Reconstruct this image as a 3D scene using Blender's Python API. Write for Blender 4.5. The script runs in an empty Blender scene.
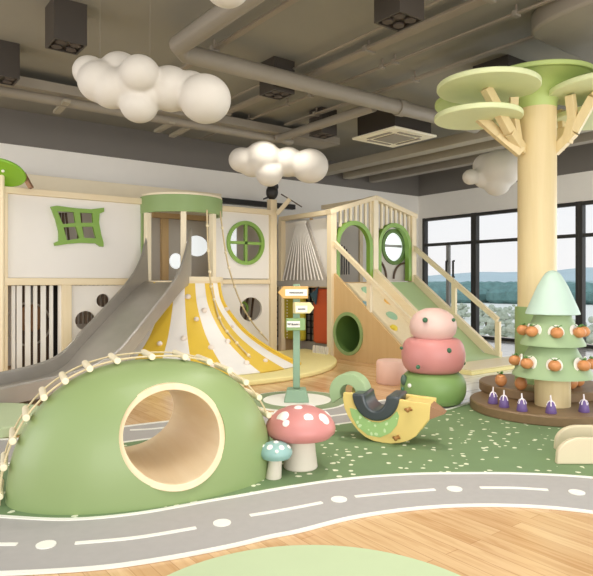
import bpy, bmesh, math, random
from mathutils import Vector, Matrix
random.seed(7)
PI = math.pi
SC = bpy.context.scene
COL = SC.collection

# ---------------------------------------------------------------- camera
EYE = 1.3
CA = math.radians(37.2)
FW = Vector((math.sin(CA), math.cos(CA), 0)); RT = Vector((math.cos(CA), -math.sin(CA), 0))
cam = bpy.data.cameras.new('camera'); cam_o = bpy.data.objects.new('camera', cam); COL.objects.link(cam_o)
cam_o.location = (0, 0, EYE); cam_o.rotation_euler = (PI/2, 0, -CA)
cam.sensor_width = 36; cam.lens = 600/593*36; cam.shift_y = -6/593
cam.clip_start = .05; cam.clip_end = 6000
SC.camera = cam_o
# ---------------------------------------------------------------- world, lights, exposure
w = bpy.data.worlds.new('sky'); SC.world = w; w.use_nodes = True
nt = w.node_tree; bg = nt.nodes['Background']
tc = nt.nodes.new('ShaderNodeTexCoord'); sx = nt.nodes.new('ShaderNodeSeparateXYZ')
cr = nt.nodes.new('ShaderNodeValToRGB')
nt.links.new(tc.outputs['Generated'], sx.inputs[0]); nt.links.new(sx.outputs['Z'], cr.inputs[0]); nt.links.new(cr.outputs[0], bg.inputs[0])
cr.color_ramp.elements[0].position = 0.0; cr.color_ramp.elements[0].color = (.98, .95, .95, 1)
cr.color_ramp.elements[1].position = .5; cr.color_ramp.elements[1].color = (.84, .93, 1.0, 1)
bg.inputs[1].default_value = 1.12
sv = SC.view_settings
sv.view_transform = 'Standard'; sv.look = 'None'; sv.gamma = 1; sv.use_curve_mapping = False; sv.exposure = -0.14

def area(name, loc, size, power, col, tgt):
    l = bpy.data.lights.new(name, 'AREA'); l.shape = 'RECTANGLE'; l.size, l.size_y = size; l.energy = power; l.color = col
    o = bpy.data.objects.new(name, l); COL.objects.link(o); o.location = loc
    o.rotation_euler = (Vector(tgt) - Vector(loc)).to_track_quat('-Z', 'Y').to_euler()
    return o
# unseen fill lamps added behind, left and overhead; window_daylight stands for the right-hand windows
area('front_fill', (-1.5, -10.0, 2.4), (15, 5.0), 1250, (1, .975, .945), (4.0, 6, 1.9))
area('side_fill', (-6.0, 6.5, 2.1), (6, 3.4), 230, (1, .975, .945), (4, 8.0, 1.9))
area('window_daylight', (11.3, 2.6, 1.7), (5, 2.6), 150, (.97, .98, 1), (5, 4.5, 1.5))
area('overhead_fill', (2.2, 1.6, 3.93), (3.6, 2.4), 145, (1, .965, .92), (2.2, 1.6, 0))

# ---------------------------------------------------------------- helpers
def P(px, py, D):
    return FW*D + RT*((px-296.5)/600*D) + Vector((0, 0, EYE + (282-py)/600*D))
def G(px, py, z=0.0):
    return P(px, py, 600*(EYE-z)/(py-282))
def lin(h):
    h = h.lstrip('#'); out = []
    for i in (0, 2, 4):
        c = int(h[i:i+2], 16)/255
        out.append(c/12.92 if c <= .04045 else ((c+.055)/1.055)**2.4)
    return (*out, 1)
class NT:
    def __init__(s, m): s.t = m.node_tree; s.b = s.t.nodes['Principled BSDF']
    def n(s, ty, **kw):
        x = s.t.nodes.new('ShaderNode'+ty)
        for k, v in kw.items(): setattr(x, k, v)
        return x
    def l(s, a, b): s.t.links.new(a, b)
def mat(name, col, rough=.5, metal=0, noise=.04, scale=6, bump=0, coat=0, trans=0):
    m = bpy.data.materials.new(name); m.use_nodes = True; N = NT(m)
    c = lin(col)
    N.b.inputs['Roughness'].default_value = rough; N.b.inputs['Metallic'].default_value = metal
    if coat: N.b.inputs['Coat Weight'].default_value = coat
    if noise:
        tc = N.n('TexCoord'); nz = N.n('TexNoise'); nz.inputs['Scale'].default_value = scale; nz.inputs['Detail'].default_value = 4
        mx = N.n('Mix', data_type='RGBA'); N.l(tc.outputs['Object'], nz.inputs['Vector']); N.l(nz.outputs[0], mx.inputs[0])
        mx.inputs[6].default_value = tuple(x*(1-noise) for x in c[:3])+(1,)
        mx.inputs[7].default_value = tuple(min(1, x*(1+noise)) for x in c[:3])+(1,)
        N.l(mx.outputs[2], N.b.inputs['Base Color'])
        if bump:
            bp = N.n('Bump'); bp.inputs['Strength'].default_value = bump; bp.inputs['Distance'].default_value = .01
            N.l(nz.outputs[0], bp.inputs['Height']); N.l(bp.outputs[0], N.b.inputs['Normal'])
    else: N.b.inputs['Base Color'].default_value = c
    return m
def wood(name, c1, c2, axis='Z', scale=3.0, rough=.45):
    m = bpy.data.materials.new(name); m.use_nodes = True; N = NT(m)
    tc = N.n('TexCoord'); mp = N.n('Mapping'); nz = N.n('TexNoise'); mx = N.n('Mix', data_type='RGBA')
    s = {'X': (.6, 9, 9), 'Y': (9, .6, 9), 'Z': (9, 9, .6)}[axis]
    mp.inputs['Scale'].default_value = s; nz.inputs['Scale'].default_value = scale; nz.inputs['Detail'].default_value = 5; nz.inputs['Distortion'].default_value = .6
    N.l(tc.outputs['Object'], mp.inputs[0]); N.l(mp.outputs[0], nz.inputs['Vector']); N.l(nz.outputs[0], mx.inputs[0])
    mx.inputs[6].default_value = lin(c1); mx.inputs[7].default_value = lin(c2); N.l(mx.outputs[2], N.b.inputs['Base Color'])
    N.b.inputs['Roughness'].default_value = rough
    return m
def floor_wood():
    m = bpy.data.materials.new('floor_planks'); m.use_nodes = True; N = NT(m)
    tc = N.n('TexCoord'); mp = N.n('Mapping'); br = N.n('TexBrick'); nz = N.n('TexNoise'); mp2 = N.n('Mapping')
    mp.inputs['Rotation'].default_value = (0, 0, PI/2)
    N.l(tc.outputs['Object'], mp.inputs[0]); N.l(mp.outputs[0], br.inputs['Vector'])
    br.inputs['Color1'].default_value = lin('#dcb88a'); br.inputs['Color2'].default_value = lin('#c99f6e'); br.inputs['Mortar'].default_value = lin('#b98f60')
    br.inputs['Scale'].default_value = 1; br.inputs['Mortar Size'].default_value = .0018; br.inputs['Brick Width'].default_value = 1.1; br.inputs['Row Height'].default_value = .09
    br.inputs['Bias'].default_value = -.2
    mp2.inputs['Scale'].default_value = (10, .8, 1); nz.inputs['Scale'].default_value = 3; nz.inputs['Detail'].default_value = 6; nz.inputs['Distortion'].default_value = .8
    N.l(tc.outputs['Object'], mp2.inputs[0]); N.l(mp2.outputs[0], nz.inputs['Vector'])
    mx = N.n('Mix', data_type='RGBA', blend_type='MULTIPLY'); cr = N.n('ValToRGB')
    cr.color_ramp.elements[0].position = .3; cr.color_ramp.elements[0].color = (.80, .70, .58, 1); cr.color_ramp.elements[1].position = .55; cr.color_ramp.elements[1].color = (1, 1, 1, 1)
    N.l(nz.outputs[0], cr.inputs[0]); mx.inputs[0].default_value = .8
    N.l(br.outputs[0], mx.inputs[6]); N.l(cr.outputs[0], mx.inputs[7]); N.l(mx.outputs[2], N.b.inputs['Base Color'])
    N.b.inputs['Roughness'].default_value = .22
    return m
def flecked(name, base, fleck, scale=9.5, thr=.17):
    m = bpy.data.materials.new(name); m.use_nodes = True; N = NT(m)
    tc = N.n('TexCoord'); vo = N.n('TexVoronoi'); vo.inputs['Scale'].default_value = scale; vo.inputs['Randomness'].default_value = 1
    mp = N.n('Mapping'); nz = N.n('TexNoise'); nz.inputs['Scale'].default_value = 14
    ad = N.n('Mix', data_type='RGBA', blend_type='LINEAR_LIGHT'); ad.inputs[0].default_value = .02
    N.l(tc.outputs['Object'], mp.inputs[0]); N.l(mp.outputs[0], ad.inputs[6]); N.l(tc.outputs['Object'], nz.inputs['Vector']); N.l(nz.outputs['Color'], ad.inputs[7])
    N.l(ad.outputs[2], vo.inputs['Vector'])
    lt = N.n('Math', operation='LESS_THAN'); lt.inputs[1].default_value = thr; N.l(vo.outputs['Distance'], lt.inputs[0])
    n2 = N.n('TexNoise'); n2.inputs['Scale'].default_value = 3; b = N.n('Mix', data_type='RGBA')
    c = lin(base); b.inputs[6].default_value = tuple(x*.88 for x in c[:3])+(1,); b.inputs[7].default_value = tuple(x*1.1 for x in c[:3])+(1,)
    N.l(tc.outputs['Object'], n2.inputs['Vector']); N.l(n2.outputs[0], b.inputs[0])
    mx = N.n('Mix', data_type='RGBA'); N.l(lt.outputs[0], mx.inputs[0]); N.l(b.outputs[2], mx.inputs[6]); mx.inputs[7].default_value = lin(fleck)
    N.l(mx.outputs[2], N.b.inputs['Base Color']); N.b.inputs['Roughness'].default_value = .75
    return m
def tiles():
    m = bpy.data.materials.new('white_tiles'); m.use_nodes = True; N = NT(m)
    tc = N.n('TexCoord'); br = N.n('TexBrick'); N.l(tc.outputs['Object'], br.inputs['Vector'])
    br.offset = 0; br.inputs['Color1'].default_value = lin('#e6e3dc'); br.inputs['Color2'].default_value = lin('#d9d8d4'); br.inputs['Mortar'].default_value = lin('#a8a6a0')
    br.inputs['Scale'].default_value = 1; br.inputs['Mortar Size'].default_value = .008; br.inputs['Brick Width'].default_value = .6; br.inputs['Row Height'].default_value = .3
    N.l(br.outputs[0], N.b.inputs['Base Color']); N.b.inputs['Roughness'].default_value = .12
    return m
def emis(name, col, s):
    m = mat(name, col, noise=0); b = m.node_tree.nodes['Principled BSDF']
    b.inputs['Emission Color'].default_value = lin(col); b.inputs['Emission Strength'].default_value = s
    return m
def glass():
    m = bpy.data.materials.new('clear_glass'); m.use_nodes = True; N = NT(m)
    out = N.t.nodes['Material Output']; tr = N.n('BsdfTransparent'); gl = N.n('BsdfGlossy'); gl.inputs['Roughness'].default_value = .02
    fr = N.n('Fresnel'); fr.inputs[0].default_value = 1.3; mx = N.n('MixShader')
    tr.inputs[0].default_value = (.99, 1, 1, 1)
    N.l(fr.outputs[0], mx.inputs[0]); N.l(tr.outputs[0], mx.inputs[1]); N.l(gl.outputs[0], mx.inputs[2]); N.l(mx.outputs[0], out.inputs[0])
    return m
M = dict(glow=emis('glow_white', '#eef4f6', .75),  # emission put into the colour for bright openings, no lamp there
 wall=mat('white_paint', '#f3efe6', .8, noise=.02), wall_dark=mat('taupe_paint', '#76716a', .8, noise=.05, scale=2),
 ceil=mat('ceiling_paint', '#8c887b', .85, noise=.06, scale=1.5), duct=mat('duct_metal', '#8f8779', .5, noise=.08, scale=4), tray=mat('tray_metal', '#8d8272', .5),
 beamc=mat('pale_duct', '#a39a86', .55), boxd=mat('dark_box', '#3a332b', .5), lampd=mat('lamp_dark', '#1a1512', .7), ring=mat('lamp_ring', '#4a4038', .7),
 floor=floor_wood(), tile=tiles(), carpet=flecked('flecked_green_carpet', '#738b5f', '#e4e5c8', 11, .21), road=mat('grey_rubber', '#aca7a2', .7, noise=.06, scale=18),
 line=mat('white_line_paint', '#f1eee2', .6, noise=.02), pale_green=mat('pale_green_mat', '#bccaa0', .7, noise=.03), mid_green=mat('mid_green_mat', '#8b9b74', .7),
 pine=wood('pine', '#efe1c2', '#e5d1a9', 'Z'), pineX=wood('pine_x', '#efe1c2', '#e5d1a9', 'X'), pineY=wood('pine_y', '#efe1c2', '#e5d1a9', 'Y'),
 ply=wood('plywood', '#dcbc88', '#cda873', 'Z', 2), cream=mat('cream_wood', '#efe3c6', .5), panel=mat('white_panel', '#e9e5de', .55, noise=.015),
 grn=mat('lime_green_paint', '#7fa544', .4), sage=mat('sage_green', '#8fa96e', .5), dome=mat('dome_leather', '#8da069', .42, noise=.05, scale=2.5, coat=.1),
 tube=wood('tube_ply', '#f0dcba', '#e2c79c', 'Y', 2, .4), steel=mat('brushed_steel', '#b3aea6', .36, .6, noise=.1, scale=5), yellow=mat('yellow_vinyl', '#e8c444', .45),
 white=mat('white_vinyl', '#f2eee8', .5), ymat=mat('pale_yellow_mat', '#ecdf9c', .6), rope=mat('rope', '#d8c69e', .8, noise=.2, scale=60, bump=.3), log=wood('log', '#f6ecd2', '#eadab2', 'Y', 4),
 pink=mat('pink_leather', '#cb8680', .4), palepink=mat('pale_pink_leather', '#dfbbb0', .45), stool=mat('stool_pink', '#e8bfae', .5), grnball=mat('green_leather', '#7c9a58', .45),
 knob=mat('dark_green_knob', '#3c6a4a', .35), dknob=mat('dark_grey_knob', '#4b5f50', .4), cap_blue=mat('teal_cap', '#93b7b0', .4), stem=mat('stem_cream', '#ded4c2', .6), dot=mat('dot_white', '#f4f0e6', .5),
 orange=mat('orange_skin', '#cc8a54', .45, noise=.1, scale=30, bump=.15), leaf=mat('leaf_green', '#5d8a45', .5), mint=mat('mint', '#bcd2c2', .55), tier=mat('tier_green', '#9bb184', .55),
 plat=wood('dark_platform', '#8b7050', '#786042', 'X', 2, .5), platside=mat('platform_side', '#6f5540', .55), purple=mat('eggplant', '#705890', .45), calyx=mat('calyx_white', '#eee4e6', .5),
 rocky=mat('rocker_yellow', '#e3c878', .5), flesh=flecked('melon_flesh', '#9fc27b', '#c9dca8', 22, .3), seat=mat('dark_seat', '#3f4648', .35, coat=.2), brown=mat('brown_peg', '#9a6b33', .4), beak=mat('beak_brown', '#9b7250', .5),
 tail=mat('tail_green', '#a3b98c', .5), sage_post=mat('sage_post', '#8ba88c', .5), sign_orange=mat('sign_orange', '#e2b065', .5), sign_cream=mat('sign_cream', '#e9dda6', .5), sign_green=mat('sign_green', '#88a66b', .5),
 label=mat('label_white', '#f2ede0', .5), ink=mat('ink', '#4b4a45', .6), canopy=mat('canopy_light', '#dfe6b2', .5), canopy_d=mat('canopy_top', '#b7c97a', .5), trunk=wood('trunk', '#e3cf9f', '#d6bf8b', 'Z', 2),
 black=mat('black', '#23221f', .5), frame=mat('black_frame', '#34322f', .4), blind=mat('grey_frame', '#9b9b98', .5), olive=mat('olive_pad', '#b9a92c', .6), rust=mat('rust_pad', '#c2542a', .6), latt=mat('grey_slat', '#b5aea3', .6),
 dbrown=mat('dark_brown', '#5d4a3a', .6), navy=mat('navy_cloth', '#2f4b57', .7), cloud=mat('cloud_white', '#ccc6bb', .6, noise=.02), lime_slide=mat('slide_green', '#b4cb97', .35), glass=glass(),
 hole=mat('hole_green', '#5b7a38', .6), greyint=mat('grey_interior', '#c9c3b8', .7), skin=mat('arch_cream', '#dccdac', .5), holdmint=mat('hold_mint', '#9cc3a2', .45), holdblue=mat('hold_blue', '#a6cfd8', .45), holdyel=mat('hold_yellow', '#ecd44a', .45), holdor=mat('hold_orange', '#e5b258', .45), holdpink=mat('hold_pink', '#eee2d8', .5),
 ac=mat('ac_plastic', '#ebe4cc', .45), field=mat('pale_field', '#f3f0ea', .9, noise=.08, scale=.03), hill=mat('far_hill', '#bccdd4', .95, noise=.12, scale=.01), hill2=mat('mid_hill', '#a3bdc0', .95, noise=.2, scale=.02), forest=mat('forest', '#6f9290', .95, noise=.5, scale=.35), bush=mat('bush', '#bfc6b4', .9, noise=.3, scale=8),  # blue of distance haze mixed into the far and mid hill colours
 mirror=mat('mirror', '#e8eef0', .06, .9, noise=0), wire=mat('wire', '#8f8a80', .5),
)
class MB:
    def __init__(s): s.bm = bmesh.new()
    def box(s, c, d, R=None):
        r = bmesh.ops.create_cube(s.bm, size=1)
        mt = Matrix.Translation(Vector(c)) @ (R.to_4x4() if R else Matrix.Identity(4)) @ Matrix.Diagonal((*d, 1))
        bmesh.ops.transform(s.bm, matrix=mt, verts=r['verts']); return s
    def bar(s, a, b, wd, ht):                      # rectangular bar between two points, width horizontal
        a = Vector(a); b = Vector(b); d = b-a; L = d.length
        x = d.normalized(); up = Vector((0, 0, 1)) if abs(x.z) < .99 else Vector((0, 1, 0))
        y = up.cross(x).normalized(); z = x.cross(y)
        R = Matrix((x, y, z)).transposed(); return s.box((a+b)/2, (L, wd, ht), R)
    def rings(s, rs, closed=False, caps=True, mi=None):
        vs = [[s.bm.verts.new(p) for p in r] for r in rs]; n = len(vs[0]); m = len(vs)
        for i in range(m if closed else m-1):
            for j in range(n):
                f = s.bm.faces.new((vs[i][j], vs[i][(j+1) % n], vs[(i+1) % m][(j+1) % n], vs[(i+1) % m][j]))
                if mi: f.material_index = mi(i, j)
        if caps and not closed:
            s.bm.faces.new(list(reversed(vs[0]))); s.bm.faces.new(vs[-1])
        return s
    def cyl(s, a, b, r0, r1=None, n=24):
        return s.tube([a, b], r0, n, r1=r1)
    def tube(s, pts, r, n=8, closed=False, r1=None):
        pts = [Vector(p) for p in pts]; m = len(pts); rs = []; prev = None
        for i, p in enumerate(pts):
            if closed: t = (pts[(i+1) % m]-pts[i-1])
            else: t = pts[min(i+1, m-1)]-pts[max(i-1, 0)]
            t.normalize()
            if prev is None: u = Vector((0, 0, 1)).cross(t) if abs(t.z) < .95 else Vector((1, 0, 0)).cross(t)
            else: u = prev - t*prev.dot(t)
            u.normalize(); prev = u; v = t.cross(u)
            rr = r if r1 is None else r+(r1-r)*i/(m-1)
            rs.append([p+(u*math.cos(2*PI*k/n)+v*math.sin(2*PI*k/n))*rr for k in range(n)])
        return s.rings(rs, closed)
    def lathe(s, prof, c=(0, 0, 0), n=32, axis=(0, 0, 1), sy=1.0):
        c = Vector(c); q = Vector((0, 0, 1)).rotation_difference(Vector(axis).normalized())
        rs = [[c+q @ Vector((r*math.cos(2*PI*k/n), r*sy*math.sin(2*PI*k/n), z)) for k in range(n)] for r, z in [(max(r, 1e-4), z) for r, z in prof]]
        return s.rings(rs)
    def ball(s, c, r, sc=(1, 1, 1), n=24):
        rr = bmesh.ops.create_uvsphere(s.bm, u_segments=n, v_segments=n*2//3, radius=r)
        bmesh.ops.transform(s.bm, matrix=Matrix.Translation(Vector(c)) @ Matrix.Diagonal((*sc, 1)), verts=rr['verts']); return s
    def prism(s, poly, f, d, holes=None):          # poly in 2D, f(u,v) -> point, d = extrusion vector
        d = Vector(d); a = [Vector(f(*p)) for p in poly]
        if not holes: return s.rings([a, [p+d for p in a]])
        es = []; lo = []
        for pl in [poly]+holes:
            vs = [s.bm.verts.new(f(*p)) for p in pl]; lo.append(vs)
            es += [s.bm.edges.new((vs[i], vs[(i+1) % len(vs)])) for i in range(len(vs))]
        r = bmesh.ops.triangle_fill(s.bm, edges=es, use_beauty=True)
        fs = [x for x in r['geom'] if isinstance(x, bmesh.types.BMFace)]
        ex = bmesh.ops.extrude_face_region(s.bm, geom=fs, use_keep_orig=True)
        bmesh.ops.translate(s.bm, vec=d, verts=[v for v in ex['geom'] if isinstance(v, bmesh.types.BMVert)])
        return s
    def build(s, name, m, parent=None, smooth=True, bev=0, local=False, loc=None, mats=None, kind=None):
        bmesh.ops.recalc_face_normals(s.bm, faces=s.bm.faces[:])
        me = bpy.data.meshes.new(name); s.bm.to_mesh(me); s.bm.free()
        for x in (mats or [m]): me.materials.append(x)
        o = bpy.data.objects.new(name, me); COL.objects.link(o)
        if parent is not None:
            o.parent = parent
            if not local: me.transform(ROOT[parent.name].inverted())
            ROOT[o.name] = ROOT[parent.name]
        elif not local:
            if loc is None:
                xs = [v.co for v in me.vertices]
                loc = ((min(v.x for v in xs)+max(v.x for v in xs))/2, (min(v.y for v in xs)+max(v.y for v in xs))/2, min(v.z for v in xs))
            me.transform(Matrix.Translation(-Vector(loc))); o.location = loc; ROOT[o.name] = Matrix.Translation(Vector(loc))
        else:
            o.location = loc or (0, 0, 0); ROOT[o.name] = Matrix.Translation(Vector(o.location))
        if smooth:
            for p in me.polygons: p.use_smooth = True
            me.set_sharp_from_angle(angle=math.radians(38))
        if bev:
            b = o.modifiers.new('bevel', 'BEVEL'); b.width = bev; b.segments = 2; b.limit_method = 'ANGLE'; b.angle_limit = math.radians(40)
        if kind: o['kind'] = kind
        return o
ROOT = {}
def tag(o, label, cat, group=None, kind=None):
    o['label'] = label; o['category'] = cat
    if group: o['group'] = group
    if kind: o['kind'] = kind
    return o
def thing(name, label, cat, loc=(0, 0, 0), rz=0, group=None):
    o = bpy.data.objects.new(name, None); COL.objects.link(o); o.empty_display_size = .1
    o.location = loc; o.rotation_euler = (0, 0, rz)
    ROOT[o.name] = Matrix.Translation(Vector(loc)) @ Matrix.Rotation(rz, 4, 'Z')
    return tag(o, label, cat, group)
def struct(name, mb, m, **kw): return mb.build(name, m, kind='structure', **kw)
def dup(o, parent=None):
    c = o.copy(); COL.objects.link(c)
    if parent: c.parent = parent; c.matrix_parent_inverse = o.matrix_parent_inverse.copy()
    for ch in list(o.children): dup(ch, c)
    return c
def dupat(o, loc, label, rz=None):
    c = dup(o); c.location = loc; c['label'] = label
    if rz is not None: c.rotation_euler = (0, 0, rz)
    return c
def circ(r, n=32, cx=0, cy=0, a0=0, a1=2*PI, ry=None):
    full = abs(a1-a0-2*PI) < 1e-6
    return [(cx+r*math.cos(a0+(a1-a0)*i/(n if full else n-1)), cy+(ry or r)*math.sin(a0+(a1-a0)*i/(n if full else n-1))) for i in range(n)]
def smoothline(pts, k=6):                          # Catmull-Rom
    pts = [Vector(p) for p in pts]; out = []
    for i in range(len(pts)-1):
        p0 = pts[max(i-1, 0)]; p1 = pts[i]; p2 = pts[i+1]; p3 = pts[min(i+2, len(pts)-1)]
        for j in range(k):
            t = j/k; out.append(.5*((2*p1)+(p2-p0)*t+(2*p0-5*p1+4*p2-p3)*t*t+(3*p1-p0-3*p2+p3)*t**3))
    out.append(pts[-1]); return out
def flat(poly, z0, z1):                            # flat slab over a world polygon
    mb = MB(); mb.prism([(p[0], p[1]) for p in poly], lambda x, y: (x, y, z0), (0, 0, z1-z0)); return mb
def strip(pts, wd, z0, z1):
    L = []; R = []
    for i, p in enumerate(pts):
        t = pts[min(i+1, len(pts)-1)]-pts[max(i-1, 0)]; n = Vector((-t.y, t.x, 0)).normalized()*wd/2
        L.append((p.x+n.x, p.y+n.y)); R.append((p.x-n.x, p.y-n.y))
    mb = MB(); rs = [[(a[0], a[1], z0), (b[0], b[1], z0), (b[0], b[1], z1), (a[0], a[1], z1)] for a, b in zip(L, R)]
    mb.rings(rs); return mb

# ================================================================ ROOM
YW = 10.2; XW = 11.6; CH = 4.0
mb = MB(); mb.box((5, 4.6, -.05), (15, 13, .1)); struct('floor', mb, M['floor'], smooth=False)
mb = MB(); mb.box((5.4, 5.6, CH+.05), (15, 11, .1)); struct('ceiling', mb, M['ceil'], smooth=False)
mb = MB(); mb.box((4.7, YW+.06, 1.73), (14.0, .12, 3.46)); struct('wall_back', mb, M['wall'], smooth=False)
mb = MB(); mb.box((4.7, YW+.05, 3.73), (14.0, .16, .54)); struct('trim_1', mb, M['wall_dark'], smooth=False)
# right wall with the glazed band
def ywall(px): t = (px-296.5)/600; return XW*(.7965-.6046*t)/(.6046+.7965*t)
yl = ywall(422.5); WT = 2.89
mb = MB(); mb.box((XW+.1, (yl+YW)/2, 1.73), (.2, YW-yl, 3.46)); mb.box((XW+.1, yl/2-.5, 3.175), (.2, yl+1, .57)); struct('wall_right', mb, M['wall'], smooth=False)
mb = MB(); mb.box((XW+.09, 4.6, 3.73), (.22, 11.3, .54)); struct('trim_2', mb, M['wall_dark'], smooth=False)
y1 = ywall(473.5); y2 = ywall(579); y3 = y2-2.6
def window(i, ya, yb, mids=(), doors=False):
    root = bpy.data.objects.new('window_%d' % i if not doors else 'door_%d' % i, None); COL.objects.link(root)
    root.location = (XW, (ya+yb)/2, 0); root['kind'] = 'structure'; ROOT[root.name] = Matrix.Translation(Vector(root.location))
    f = MB()
    for y in (ya-.035, yb+.035): f.box((XW+.06, y, WT/2), (.14, .07, WT))
    for z in (.035, WT-.04, 2.22): f.box((XW+.06, (ya+yb)/2, z), (.12, ya-yb, .07))
    fr = f.build('window_frame', M['frame'], root, bev=.005)
    for y in mids:
        m2 = MB(); m2.box((XW+.05, y, 1.12), (.08, .08, 2.18)); m2.build('mullion', M['blind'], root, bev=.005)
    g = MB(); g.box((XW+.07, (ya+yb)/2, WT/2), (.012, ya-yb-.1, WT-.1)); g.build('pane', M['glass'], root)
    return root
d = window(1, yl, y1, (ywall(447),), doors=True)
for s_ in (-.10, .10):
    yh = ywall(451.5)+s_; h = MB(); h.tube([(XW-.03, yh, 1.42), (XW-.07, yh, 1.42), (XW-.07, yh, 1.80), (XW-.03, yh, 1.80)], .025); h.build('door_handle', M['frame'], d)
window(1, y1, y2); window(2, y2, y3); window(3, y3, y3-2.6)

# ---------------------------------------------------------------- outside
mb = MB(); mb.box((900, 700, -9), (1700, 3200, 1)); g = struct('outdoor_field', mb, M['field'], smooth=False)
def hills(name, d0, d1, hf, m):
    mb = MB(); n = 90; rs = []
    for i in range(n+1):
        a = math.radians(-5+100*i/n); r = []
        h = hf(i)
        for k in range(7):
            t = k/6; dd = d0+(d1-d0)*t; zz = -8.6+(h+8.6)*math.sin(t*PI/2)+(math.sin(i*1.7+k)*.03*(h+8))*t
            r.append((math.sin(a)*dd, math.cos(a)*dd, zz))
        r.append((math.sin(a)*d1, math.cos(a)*d1, -20)); r.append((math.sin(a)*d0, math.cos(a)*d0, -20)); rs.append(r)
    mb.rings(rs); return struct(name, mb, m)
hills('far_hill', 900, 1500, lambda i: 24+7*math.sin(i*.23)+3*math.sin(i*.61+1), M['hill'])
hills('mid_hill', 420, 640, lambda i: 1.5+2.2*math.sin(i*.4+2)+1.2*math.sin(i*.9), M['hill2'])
mb = MB()
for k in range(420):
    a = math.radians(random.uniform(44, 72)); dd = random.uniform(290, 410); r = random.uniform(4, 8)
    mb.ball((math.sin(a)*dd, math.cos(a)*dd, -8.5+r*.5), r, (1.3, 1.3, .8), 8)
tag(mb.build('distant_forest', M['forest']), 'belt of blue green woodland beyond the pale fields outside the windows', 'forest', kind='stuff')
def bush(px, D, z, r, label, n=80, dark=False):
    t = thing('garden_tree', label, 'tree', tuple(P(px, 282, D)[:2])+(-8.5,), 0)
    c = P(px, 282, D); c.z = z
    mb = MB()
    for k in range(n):
        v = Vector((random.gauss(0, 1), random.gauss(0, 1), random.gauss(0, 1))).normalized()*r*random.uniform(.35, 1)
        mb.ball(c+v, r*random.uniform(.05, .11) if not dark else r*random.uniform(.2, .35), (1, 1, 1 if not dark else .7), 6)
    mb.build('foliage', M['bush'], t, smooth=False)
    s = MB(); s.cyl((c.x, c.y, -8.5), (c.x, c.y, z), .18, .1, 8); s.build('trunk', M['dbrown'], t)
bush(502, 22, -1.6, 1.5, 'leafy tree outside between the slide railing and the wooden column', 560)
bush(470, 17, -2.1, 1.0, 'leafy tree outside seen just through the slide railing', 320)
bush(588, 20, -1.3, 1.4, 'leafy tree outside right of the green cone tree', 450)
for k, (px, D) in enumerate(((486, 130), (497, 150), (506, 140), (452, 150), (462, 160), (514, 158))):
    bush(px, D, -6.6, 2.4, ['round small tree standing in the pale field, nearest the black window post', 'round small tree in the pale field, second from the black window post', 'round small tree in the pale field, third from the black window post', 'small field tree behind the glazed door handle', 'small field tree between door mullion and window post', 'small field tree nearest the wooden column'][k], 30, True)

# ================================================================ FLOOR COVERINGS
mb = flat([(5.0, -1.9), (11.6, -1.9), (11.6, 10.2), (8.9, 10.2), (8.9, 6.5), (6.3, 5.35), (5.75, 5.0), (5.0, 4.0)], 0, .004); struct('tile_floor', mb, M['tile'], smooth=False)
up_px = [(-90, 512), (-40, 515), (0, 518), (68, 521), (137, 515), (205, 503), (240, 497), (285, 489), (331, 482), (375, 477.5), (420, 475), (460, 474.5), (505, 474.5), (550, 476), (593, 479), (640, 485)]
lo_px = [(-90, 571), (-40, 574.5), (0, 575), (91, 570), (159, 561), (228, 548), (270, 538), (300, 532), (349, 519.5), (399, 511.5), (448, 507.3), (498, 506.5), (547, 508.5), (593, 513.5), (640, 521)]
bk_px = [(-60, 470), (-10, 467), (60, 457), (120, 444), (190, 436), (262, 434), (331, 426), (390, 418), (444, 411), (480, 401), (540, 396), (640, 398)]
bo_px = [(-60, 444), (-10, 441), (60, 437), (120, 428), (190, 420), (240, 417), (300, 411), (345, 405.5), (400, 399), (450, 391)]
W = lambda L: [G(*p) for p in L]
up = smoothline(W(up_px)); lo = smoothline(W(lo_px)); bk = smoothline(W(bk_px)); bo = smoothline(W(bo_px))
struct('green_carpet', flat(up+list(reversed(bk)), 0, .008), M['carpet'], smooth=False)
road = thing('road_track', 'grey play road looping round the flecked green carpet with white markings', 'play road', tuple(up[30][:2])+(0,))
flat(lo+list(reversed(up)), 0, .007).build('road_surface', M['road'], road, smooth=False)
flat(bk[:52]+list(reversed(bo)), 0, .006).build('road_surface', M['road'], road, smooth=False)
for L, wd in ((up, .03), (lo, .03), (bk[:54], .035), (bo, .035)): strip(L, wd, .002, .012).build('edge_line', M['line'], road)
for a, b, c in (((-30, 545), (-5, 546), (17, 546)), ((75, 545), (135, 539.5), (196, 529.5)), ((250, 517), (286, 511), (322, 504)), ((355, 498), (395, 494), (435, 491)), ((480, 489), (514, 489.3), (548, 491.3)), ((20, 453), (60, 447.5), (100, 440)), ((130, 431), (150, 430), (170, 428)), ((330, 417), (350, 414.5), (372, 412)), ((395, 409), (415, 406.5), (435, 403))):
    strip(smoothline([G(*a), G(*b), G(*c)]), .028, .004, .012).build('lane_dash', M['line'], road)
for px, py in ((46, 546.5), (222, 524.5), (339, 500.8), (454.5, 490.3), (576.8, 493.8)):
    c = G(px, py); flat([(c.x+x, c.y+y) for x, y in circ(.048, 20)], .004, .012).build('lane_dot', M['line'], road)
c = FW*2.11+RT*((318-296.5)/600*2.11)
tag(flat([(c.x+x, c.y+y) for x, y in circ(.83, 96)], 0, .012).build('round_mat', M['pale_green']), 'plain pale green round mat on the wood floor in the foreground', 'mat')
tag(flat([(.93+x, 6.02+y) for x, y in circ(.62, 64)], 0, .1).build('landing_pad', M['pale_green'], bev=.015), 'thick pale green round landing pad at the foot of the steel slide', 'mat')
ic = G(297, 401); isl = thing('round_island', 'green round floor island with white centre under the signpost', 'mat', (ic.x, ic.y, 0))
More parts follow.
